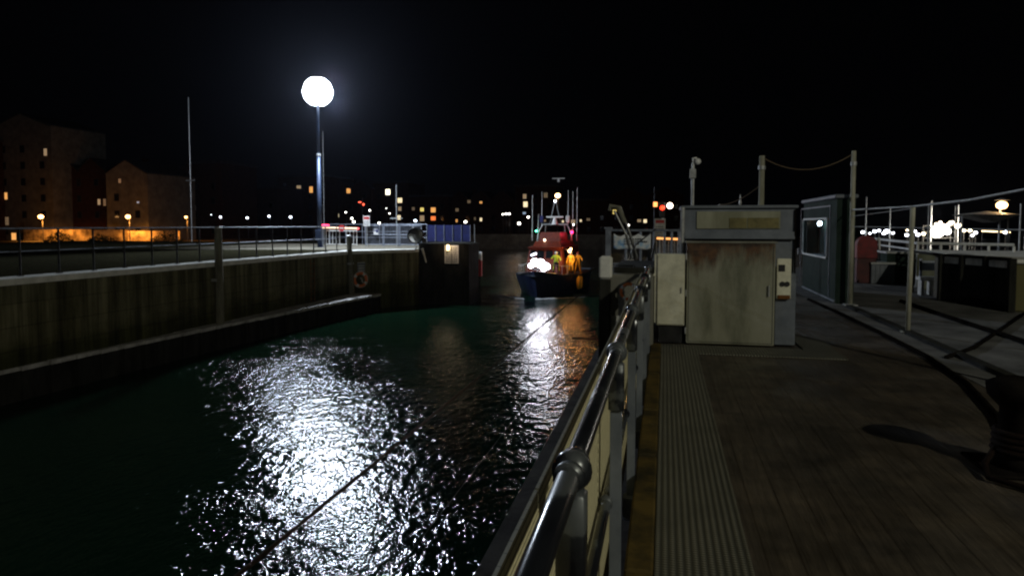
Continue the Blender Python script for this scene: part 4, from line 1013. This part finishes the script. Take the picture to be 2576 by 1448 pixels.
BL = [
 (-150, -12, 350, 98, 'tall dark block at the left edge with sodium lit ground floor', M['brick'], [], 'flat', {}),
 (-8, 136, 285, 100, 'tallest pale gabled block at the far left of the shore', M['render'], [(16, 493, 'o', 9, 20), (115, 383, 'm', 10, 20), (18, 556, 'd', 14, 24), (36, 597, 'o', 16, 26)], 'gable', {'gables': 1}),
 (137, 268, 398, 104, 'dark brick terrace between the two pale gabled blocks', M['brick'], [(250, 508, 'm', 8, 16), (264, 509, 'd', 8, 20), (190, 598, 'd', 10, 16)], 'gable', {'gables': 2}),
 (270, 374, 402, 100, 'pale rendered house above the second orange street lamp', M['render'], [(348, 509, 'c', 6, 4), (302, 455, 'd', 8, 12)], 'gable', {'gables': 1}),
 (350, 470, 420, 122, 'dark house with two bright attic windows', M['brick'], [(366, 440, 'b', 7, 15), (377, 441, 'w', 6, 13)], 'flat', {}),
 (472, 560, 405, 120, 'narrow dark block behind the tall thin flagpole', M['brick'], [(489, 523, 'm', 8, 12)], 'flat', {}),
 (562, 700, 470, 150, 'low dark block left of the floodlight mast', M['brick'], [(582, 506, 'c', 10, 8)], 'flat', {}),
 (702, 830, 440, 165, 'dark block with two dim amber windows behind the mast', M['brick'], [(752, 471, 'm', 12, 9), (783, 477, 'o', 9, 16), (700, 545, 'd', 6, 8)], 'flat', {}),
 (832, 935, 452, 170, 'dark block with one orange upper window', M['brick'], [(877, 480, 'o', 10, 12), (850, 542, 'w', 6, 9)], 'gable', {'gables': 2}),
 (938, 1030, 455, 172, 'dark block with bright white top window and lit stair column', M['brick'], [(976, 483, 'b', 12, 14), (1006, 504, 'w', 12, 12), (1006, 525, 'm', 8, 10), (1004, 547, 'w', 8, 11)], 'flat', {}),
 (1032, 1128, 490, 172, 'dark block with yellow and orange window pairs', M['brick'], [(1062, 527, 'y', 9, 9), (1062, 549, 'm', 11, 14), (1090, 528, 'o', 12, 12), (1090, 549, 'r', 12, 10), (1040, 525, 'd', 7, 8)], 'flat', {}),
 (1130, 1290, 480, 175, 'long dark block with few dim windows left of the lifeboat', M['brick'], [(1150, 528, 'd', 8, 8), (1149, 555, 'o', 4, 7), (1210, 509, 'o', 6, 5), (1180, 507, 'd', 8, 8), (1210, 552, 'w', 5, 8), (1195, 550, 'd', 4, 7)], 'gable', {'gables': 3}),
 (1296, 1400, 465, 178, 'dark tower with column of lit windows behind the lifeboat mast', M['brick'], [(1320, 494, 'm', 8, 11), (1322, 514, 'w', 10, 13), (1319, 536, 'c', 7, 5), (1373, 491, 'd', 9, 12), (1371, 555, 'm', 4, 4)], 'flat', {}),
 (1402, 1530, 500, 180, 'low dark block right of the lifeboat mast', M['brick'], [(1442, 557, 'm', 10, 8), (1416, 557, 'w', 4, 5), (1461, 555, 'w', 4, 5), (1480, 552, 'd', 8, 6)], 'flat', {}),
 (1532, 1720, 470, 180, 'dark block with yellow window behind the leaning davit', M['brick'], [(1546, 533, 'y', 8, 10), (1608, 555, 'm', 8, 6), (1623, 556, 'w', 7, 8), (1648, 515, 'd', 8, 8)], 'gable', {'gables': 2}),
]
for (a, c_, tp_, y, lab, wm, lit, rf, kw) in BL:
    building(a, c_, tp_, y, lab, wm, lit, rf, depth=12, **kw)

# low sodium-lit boundary wall in front of the left blocks
for i, (a, c_, zt_) in enumerate(((60, 230, .9), (240, 330, .85), (345, 470, .7))):
    p, q = YP(a, 600, 97), YP(c_, 600, 97)
    tag(MB().box(0, q.x-p.x, 0, .35, 0, zt_+1.0).build('garden_wall', M['plaster'], None, False, (p.x, 97-i, -1.0)), ['orange lit garden wall below the leftmost street lamp', 'orange lit garden wall below the second street lamp', 'orange lit garden wall below the third street lamp'][i], 'wall')

def street_lamp(px, py, y, col, e_s, rad, power, lab, grp, base=-1.0, head=None, drop=.3):
    q = YP(px, py, y); e = empty('street_lamp', (q.x, y, base), lab, 'street lamp', grp); h = q.z-base
    b = MB(); b.tube([(0, .3, 0), (0, .3, h*.7), (0, .28, h+.12)], [.07, .05, .035], 6); b.build('pole', M['black'], e)
    b = MB(); b.tube([(0, .3, h+.12), (0, 0, h+rad*.9)], .035, 6); b.tube([(0, 0, h+rad*.75), (0, 0, h+rad*1.25)], [rad*1.15, rad*.3], 10); b.build('hood', M['black'], e)
    b = MB(); b.ball((0, 0, h), rad, 12, sq=(1, 1, .8)); b.build('lantern', glow('lantern_%d_%d_%d_%d' % (col[0]*99, col[1]*99, col[2]*99, e_s), col, e_s), e)
    if power > 1000:
        lamp('lantern_light', (0, -.2, h-drop-rad), power, SOD, .2, 'SPOT', (0, 1.5, -1.0), 150, parent=e)
        lamp('lantern_glow', (0, -.2, h-drop-rad), power*.09, SOD, .2, parent=e)
    elif power: lamp('lantern_light', (0, -.2, h-drop-rad), power, col, .2, parent=e)
SOD2 = (1, .50, .16); SOD = (1, .36, .05); COLD = (.80, .88, 1.0); WH = (1, .93, .82)
sod = [(103, 545, 92, .42, 5500), (322, 545, 93, .38, 4500), (468, 546, 96, .22, 2500)]
for i, (px, py, y, r_, pw) in enumerate(sod):
    street_lamp(px, py, y, SOD2, 9, r_, pw, ['leftmost orange street lamp before the pale gabled block', 'orange street lamp before the pale rendered house', 'smaller orange street lamp at the foot of the flagpole'][i], 'orange street lamps along the left shore')
cold = [(532, 540, .10), (555, 546, .20), (622, 548, .20), (677, 544, .20), (731, 546, .22), (870, 534, .14), (885, 549, .2), (890, 558, .24), (930, 529, .16), (954, 561, .2), (972, 524, .08), (980, 537, .12), (1045, 555, .24), (1171, 558, .24), (1265, 539, .14), (1273, 538, .17), (1281, 538, .18), (1306, 562, .26), (1329, 546, .2), (1442, 565, .16), (1579, 567, .26)]
for i, (px, py, r_) in enumerate(sorted(cold)):
    y = 120 if px < 800 else 146
    street_lamp(px, py, y, COLD if px < 760 or px in (1045,) else WH, 9, r_*(y/110), 0, '%s pale quay lamp from the left along the far shore' % ORD[i], 'pale lamps along the far shore', base=(-1.0 if y > 149 or px < 500 else WZ-.5))
# tall lamp behind the boat
q = YP(1403, 492, 152)
street_lamp(1403, 492, 152, (1, .62, .30), 9, .62, 120, 'tall bright orange lamp directly behind the lifeboat mast', None)
b = MB(); q = YP(1405, 450, 153); e = empty('signal_mast', (q.x, 153, -1), 'tall mast with faint white crosspiece above the orange lamp', 'mast')
b.tube([(0, 0, 0), (0, 0, q.z+1)], .06, 5); b.build('shaft', M['black'], e)
b = MB(); b.box(-1.4, 1.4, -.1, .1, q.z+1, q.z+1.2); b.box(-.25, .25, -.1, .1, q.z+.3, q.z+.999); b.build('crosspiece', glow('dim_marker', (.8, .85, .9), .12), e)
lamp('far_quay_glow', (YP(1300, 560, 140).x, 140, 4), 80, (1, .55, .22), .3)

# flagpole / aerials
def mast(px, ptop, pbot, y, r_, lab, mat=None, base=None, cross=None):
    q = YP(px, ptop, y); zb_ = base if base is not None else YP(px, pbot, y).z
    e = empty('mast', (q.x, y, zb_), lab, 'mast')
    b = MB(); b.tube([(0, 0, 0), (0, 0, q.z-zb_)], [r_, r_*.5], 6); b.build('shaft', mat or M['galv'], e)
    if cross:
        z = YP(px, cross, y).z-zb_; b = MB(); b.box(-.5, .5, -.05, .05, z-.04, z+.04); b.build('spreader', mat or M['galv'], e)
mast(474, 245, 560, 60, .055, 'very tall thin flagpole rising on the left bank', base=-.02, cross=454)
mast(812, 330, 600, 56, .03, 'thin aerial close behind the floodlight mast', base=-.02)
mast(997, 465, 590, 50, .05, 'pole with signal box behind the fence panels', base=-.02, cross=549)
mast(1646, 470, 560, 60, .03, 'faint yacht mast left of the traffic signal', M['bluegrey'], WZ)
for i, (px, a) in enumerate(((2180, 494), (2240, 520), (2344, 505), (2412, 515))):
    mast(px, a, 560, 62, .07, '%s yacht mast from the left above the marina lights' % ORD[i], M['oldwhite'], WZ)
mast(2568, 512, 600, 24, .03, 'thin pale pole at the right edge of the quay', M['galv'], 0)
# red beacons
e = empty('beacon_tower', (YP(911, 512, 140).x, 140, WZ), 'dark tower carrying red beacon lights across the basin', 'beacon')
q = YP(911, 512, 140)
b = MB(); b.tube([(0, 0, 0), (0, 0, q.z-WZ+1.2)], .15, 6); b.tube([(-.6, 0, q.z-WZ), (.6, 0, q.z-WZ)], .05, 6); b.build('shaft', M['black'], e)
b = MB(); b.ball((-.45, -.2, q.z-WZ+.3), .2, 8, sq=(2, 1, .6)); b.ball((.42, -.2, q.z-WZ-.2), .24, 8); b.build('red_light', glow('beacon_red', (1, .10, .05), 4), e)

# ------------------------------------------------------------------ marina at the right
YM = 62
mar = [(2170, 584, .15, 'c'), (2188, 587, .10, 'c'), (2200, 582, .16, 'c'), (2211, 580, .13, 'c'), (2223, 587, .14, 'c'), (2230, 582, .22, 'c'), (2246, 586, .12, 'c'), (2281, 591, .15, 'c'), (2282, 579, .09, 'w'), (2300, 582, .16, 'c'), (2309, 590, .17, 'c'), (2323, 588, .16, 'w'),
       (2392, 561, .20, 'w'), (2408, 570, .18, 'w'), (2425, 580, .15, 'w'), (2440, 580, .15, 'w'), (2454, 585, .15, 'c'), (2446, 592, .12, 'c'), (2530, 584, .17, 'c')]
def quay_bulb(px, py, r_, k, i):
    col = {'c': (.86, .90, 1), 'w': (1, .85, .55)}[k]
    q = YP(px, py, YM); e = empty('pontoon_lamp', (q.x, YM, WZ), '%s pontoon lamp from the left in the marina' % ORD[i], 'lamp', 'lamps on the marina pontoons')
    b = MB(); b.tube([(0, 0, 0), (0, 0, q.z-WZ)], .04, 6); b.build('post', M['ground'], e)
    b = MB(); b.ball((0, 0, q.z-WZ), r_, 10, sq=(1.1, 1, .8)); b.build('globe', glow('pontoon_globe_'+k, col, 9), e)
for i, (px, py, r_, k) in enumerate(sorted(mar)): quay_bulb(px, py, r_*.9, k, i)
# floodlit kiosk: frame with a bank of lamps
q = YP(2363, 583, YM)
e = empty('light_gantry', (q.x, YM, WZ), 'gantry crowded with dazzling white floodlights in the marina', 'gantry')
hz_ = q.z-WZ
b = MB()
for x in (-1.2, 1.2): b.tube([(x, 0, 0), (x, 0, hz_+.5)], .05, 6)
for z in (hz_-.5, hz_, hz_+.5): b.tube([(-1.2, 0, z), (1.2, 0, z)], .04, 6)
b.build('frame', M['ground'], e)
rr = random.Random(11)
for i in range(22):
    a = rr.uniform(0, 6.28); d = math.sqrt(rr.random()); x, z = .62*d*math.cos(a), hz_-.0+.5*d*math.sin(a)
    b = MB(); b.ball((x, -.12, z), rr.uniform(.16, .28)*(1.3-.6*d), 10, sq=(1, .5, 1)); b.build('floodlight', glow('gantry_flood', (1, .95, .88), 12), e)
for i in range(7):
    x = -.3+i*.3
    b = MB(); b.ball((x, -.1, hz_+.62+.14*math.sin(i*2)), .13, 8); b.build('floodlight', glow('gantry_warm', (1, .80, .60), 5), e)
lamp('gantry_light', (0, -1.0, hz_+.3), 900, (1, .94, .85), .5, parent=e)
# festoon
pa_, pb2 = YP(2471, 581, YM), YP(2540, 584, YM)
e = empty('festoon', pa_, 'string of small warm bulbs over the marina', 'string lights')
b = MB(); b.tube([(0, 0, .08), (pb2.x-pa_.x, 0, pb2.z-pa_.z+.08)], .015, 5); b.tube([(0, 0, .08), (0, 0, WZ-pa_.z)], .04, 5); b.tube([(pb2.x-pa_.x, 0, .08), (pb2.x-pa_.x, 0, WZ-pa_.z)], .04, 5); b.build('wire', M['black'], e)
for i in range(16):
    u = i/15; b = MB(); b.ball(((pb2.x-pa_.x)*u, 0, (pb2.z-pa_.z)*u), .055, 8); b.build('bulb', glow('festoon_bulb', (1, .72, .38), 5), e)
# moored boats (dark shapes lit by the lamps)
def yacht(px, y, w_, lab, cab='oldwhite', hull='navy'):
    q = YP(px, 600, y); e = empty('moored_boat', (q.x, y, WZ), lab, 'boat', 'boats moored in the marina')
    vs_ = []; fs_ = []; LL = w_
    for i, u in enumerate((0, .06, .2, .5, .85, 1)):
        hw = 1.5*min(1, (u+.02)*4)**.6; dz = 1.5-.4*u
        vs_ += [(u*LL, -hw, dz), (u*LL+.4*(1-u), -hw*.7, 0), (u*LL+.6*(1-u), 0, -.5), (u*LL+.4*(1-u), hw*.7, 0), (u*LL, hw, dz)]
    for i in range(5):
        for j in range(4): fs_.append([i*5+j, i*5+j+1, (i+1)*5+j+1, (i+1)*5+j])
    fs_ += [[0, 4, 9, 5], [5, 9, 14, 10], [10, 14, 19, 15], [15, 19, 24, 20], [20, 24, 29, 25], [25, 29, 28, 27, 26]]
    b = MB(); b.add(vs_, fs_); b.build('hull', M[hull], e)
    b = MB(); b.box(LL*.3, LL*.8, -.95, .95, 1.1, 2.3, bev=.15); b.build('cabin', M[cab], e)
    b = MB(); b.box(LL*.34, LL*.76, -.965, -.952, 1.6, 2.0); b.build('window', M['glass'], e)
    b = MB(); b.tube([(LL*.45, 0, 2.3), (LL*.45, 0, 7)], [.06, .03], 6); b.build('mast', M['oldwhite'], e)
yacht(2205, 58, 8, 'white cabin yacht moored behind the red cabinet')
yacht(2420, 56, 9, 'dark hulled yacht moored right of the floodlit gantry', 'render')
yacht(2300, 66, 7, 'small yacht moored left of the floodlit gantry', 'oldwhite', 'white')
struct(MB().box(22, 60, 60.6, 61.4, WZ-.5, WZ+.45).build('pontoon', M['ground']))
# orange lamp with canopy
q = YP(2520, 516, 45)
e = empty('quay_lamp', (q.x, 45, WZ), 'orange lamp glowing above a pale canopy at far right', 'lamp')
b = MB(); b.tube([(0, .2, 0), (0, .2, (q.z-WZ)+.3)], .06, 8); b.build('pole', M['galv'], e)
b = MB(); b.ball((0, 0, (q.z-WZ)), .25, 14, sq=(1.2, 1, .9)); b.build('lantern', glow('quay_orange', (1, .60, .26), 7), e)
b = MB(); b.tube([(0, .2, (q.z-WZ)+.3), (0, 0, (q.z-WZ)+.36)], .05, 6); b.tube([(0, 0, (q.z-WZ)+.27), (0, 0, (q.z-WZ)+.4)], [.4, .1], 12); b.build('hood', M['galv'], e)
lamp('quay_lamp_light', (0, -.3, (q.z-WZ)-.5), 260, (1, .6, .26), .2, parent=e)
q2 = YP(2498, 546, 44)
e = empty('canopy', (q2.x, 44, WZ), 'pale pointed canopy roof under the orange lamp', 'canopy')
b = MB(); zc = q2.z-.1-WZ; b.add([(-1.4, 0, zc+.25), (1.4, 0, zc+.25), (1.4, 2, zc+.25), (-1.4, 2, zc+.25), (.1, 1, zc+.45), (.2, .2, zc-.2), (.2, 1.8, zc-.2)], [[0, 1, 4], [1, 2, 4], [2, 3, 4], [3, 0, 4], [0, 5, 1], [3, 2, 6], [0, 3, 6, 5], [1, 5, 6, 2]]); b.build('roof', M['oldwhite'], e)
for x in (-1.2, 1.2): b = MB(); b.tube([(x, 1, 0), (x, 1, zc+.25)], .05, 6); b.build('leg', M['galv'], e)

# shrubs on the left shore (dark mounds before the lit walls)
def shrub(px, y, w_, h, lab):
    q = YP(px, 600, y); e = empty('shrub', (q.x, y, -1.0), lab, 'shrub', 'dark shrubs before the lit garden walls')
    rr = random.Random(int(px)); b = MB(); n = 420
    for i in range(n):
        a = rr.uniform(0, 6.28); d = math.sqrt(rr.random()); zz = h*(1-d*d)*rr.uniform(.2, 1)
        c_ = Vector((w_*d*math.cos(a)*rr.uniform(.8, 1.1), w_*.5*d*math.sin(a), zz)); s_ = rr.uniform(.08, .2)
        u_ = Vector((rr.uniform(-1, 1), rr.uniform(-1, 1), rr.uniform(-1, 1))).normalized(); v_ = u_.orthogonal().normalized()
        b.add([c_-u_*s_, c_+v_*s_*.6, c_+u_*s_, c_-v_*s_*.6], [[0, 1, 2, 3]])
    b.build('foliage', M['leaf'], e)
    b = MB()
    for k_ in range(4): b.tube([(0, 0, 0), (w_*.4*(k_-1.5), 0, h*.6)], [.05, .02], 5)
    b.build('stem', M['bark'], e)
shrub(150, 88, 2.8, 1.9, 'wide dark shrub before the leftmost lit garden wall')
shrub(255, 88, 3.0, 1.2, 'low dark shrub before the second lit garden wall')
shrub(420, 90, 3.0, 1.9, 'round dark shrub before the third lit garden wall')

# ------------------------------------------------------------------ night haze
hm = bpy.data.materials.new('haze'); hm.use_nodes = True; t = hm.node_tree
for n_ in list(t.nodes): t.nodes.remove(n_)
out = t.nodes.new('ShaderNodeOutputMaterial'); pv = t.nodes.new('ShaderNodeVolumePrincipled')
pv.inputs['Color'].default_value = (.70, .76, 1, 1); pv.inputs['Density'].default_value = .000045; pv.inputs['Anisotropy'].default_value = .86
t.links.new(pv.outputs[0], out.inputs['Volume'])
hz = MB().box(-520, 520, -80, 430, -9, 60).build('haze', hm); tag(hz, None, None, None, 'stuff')
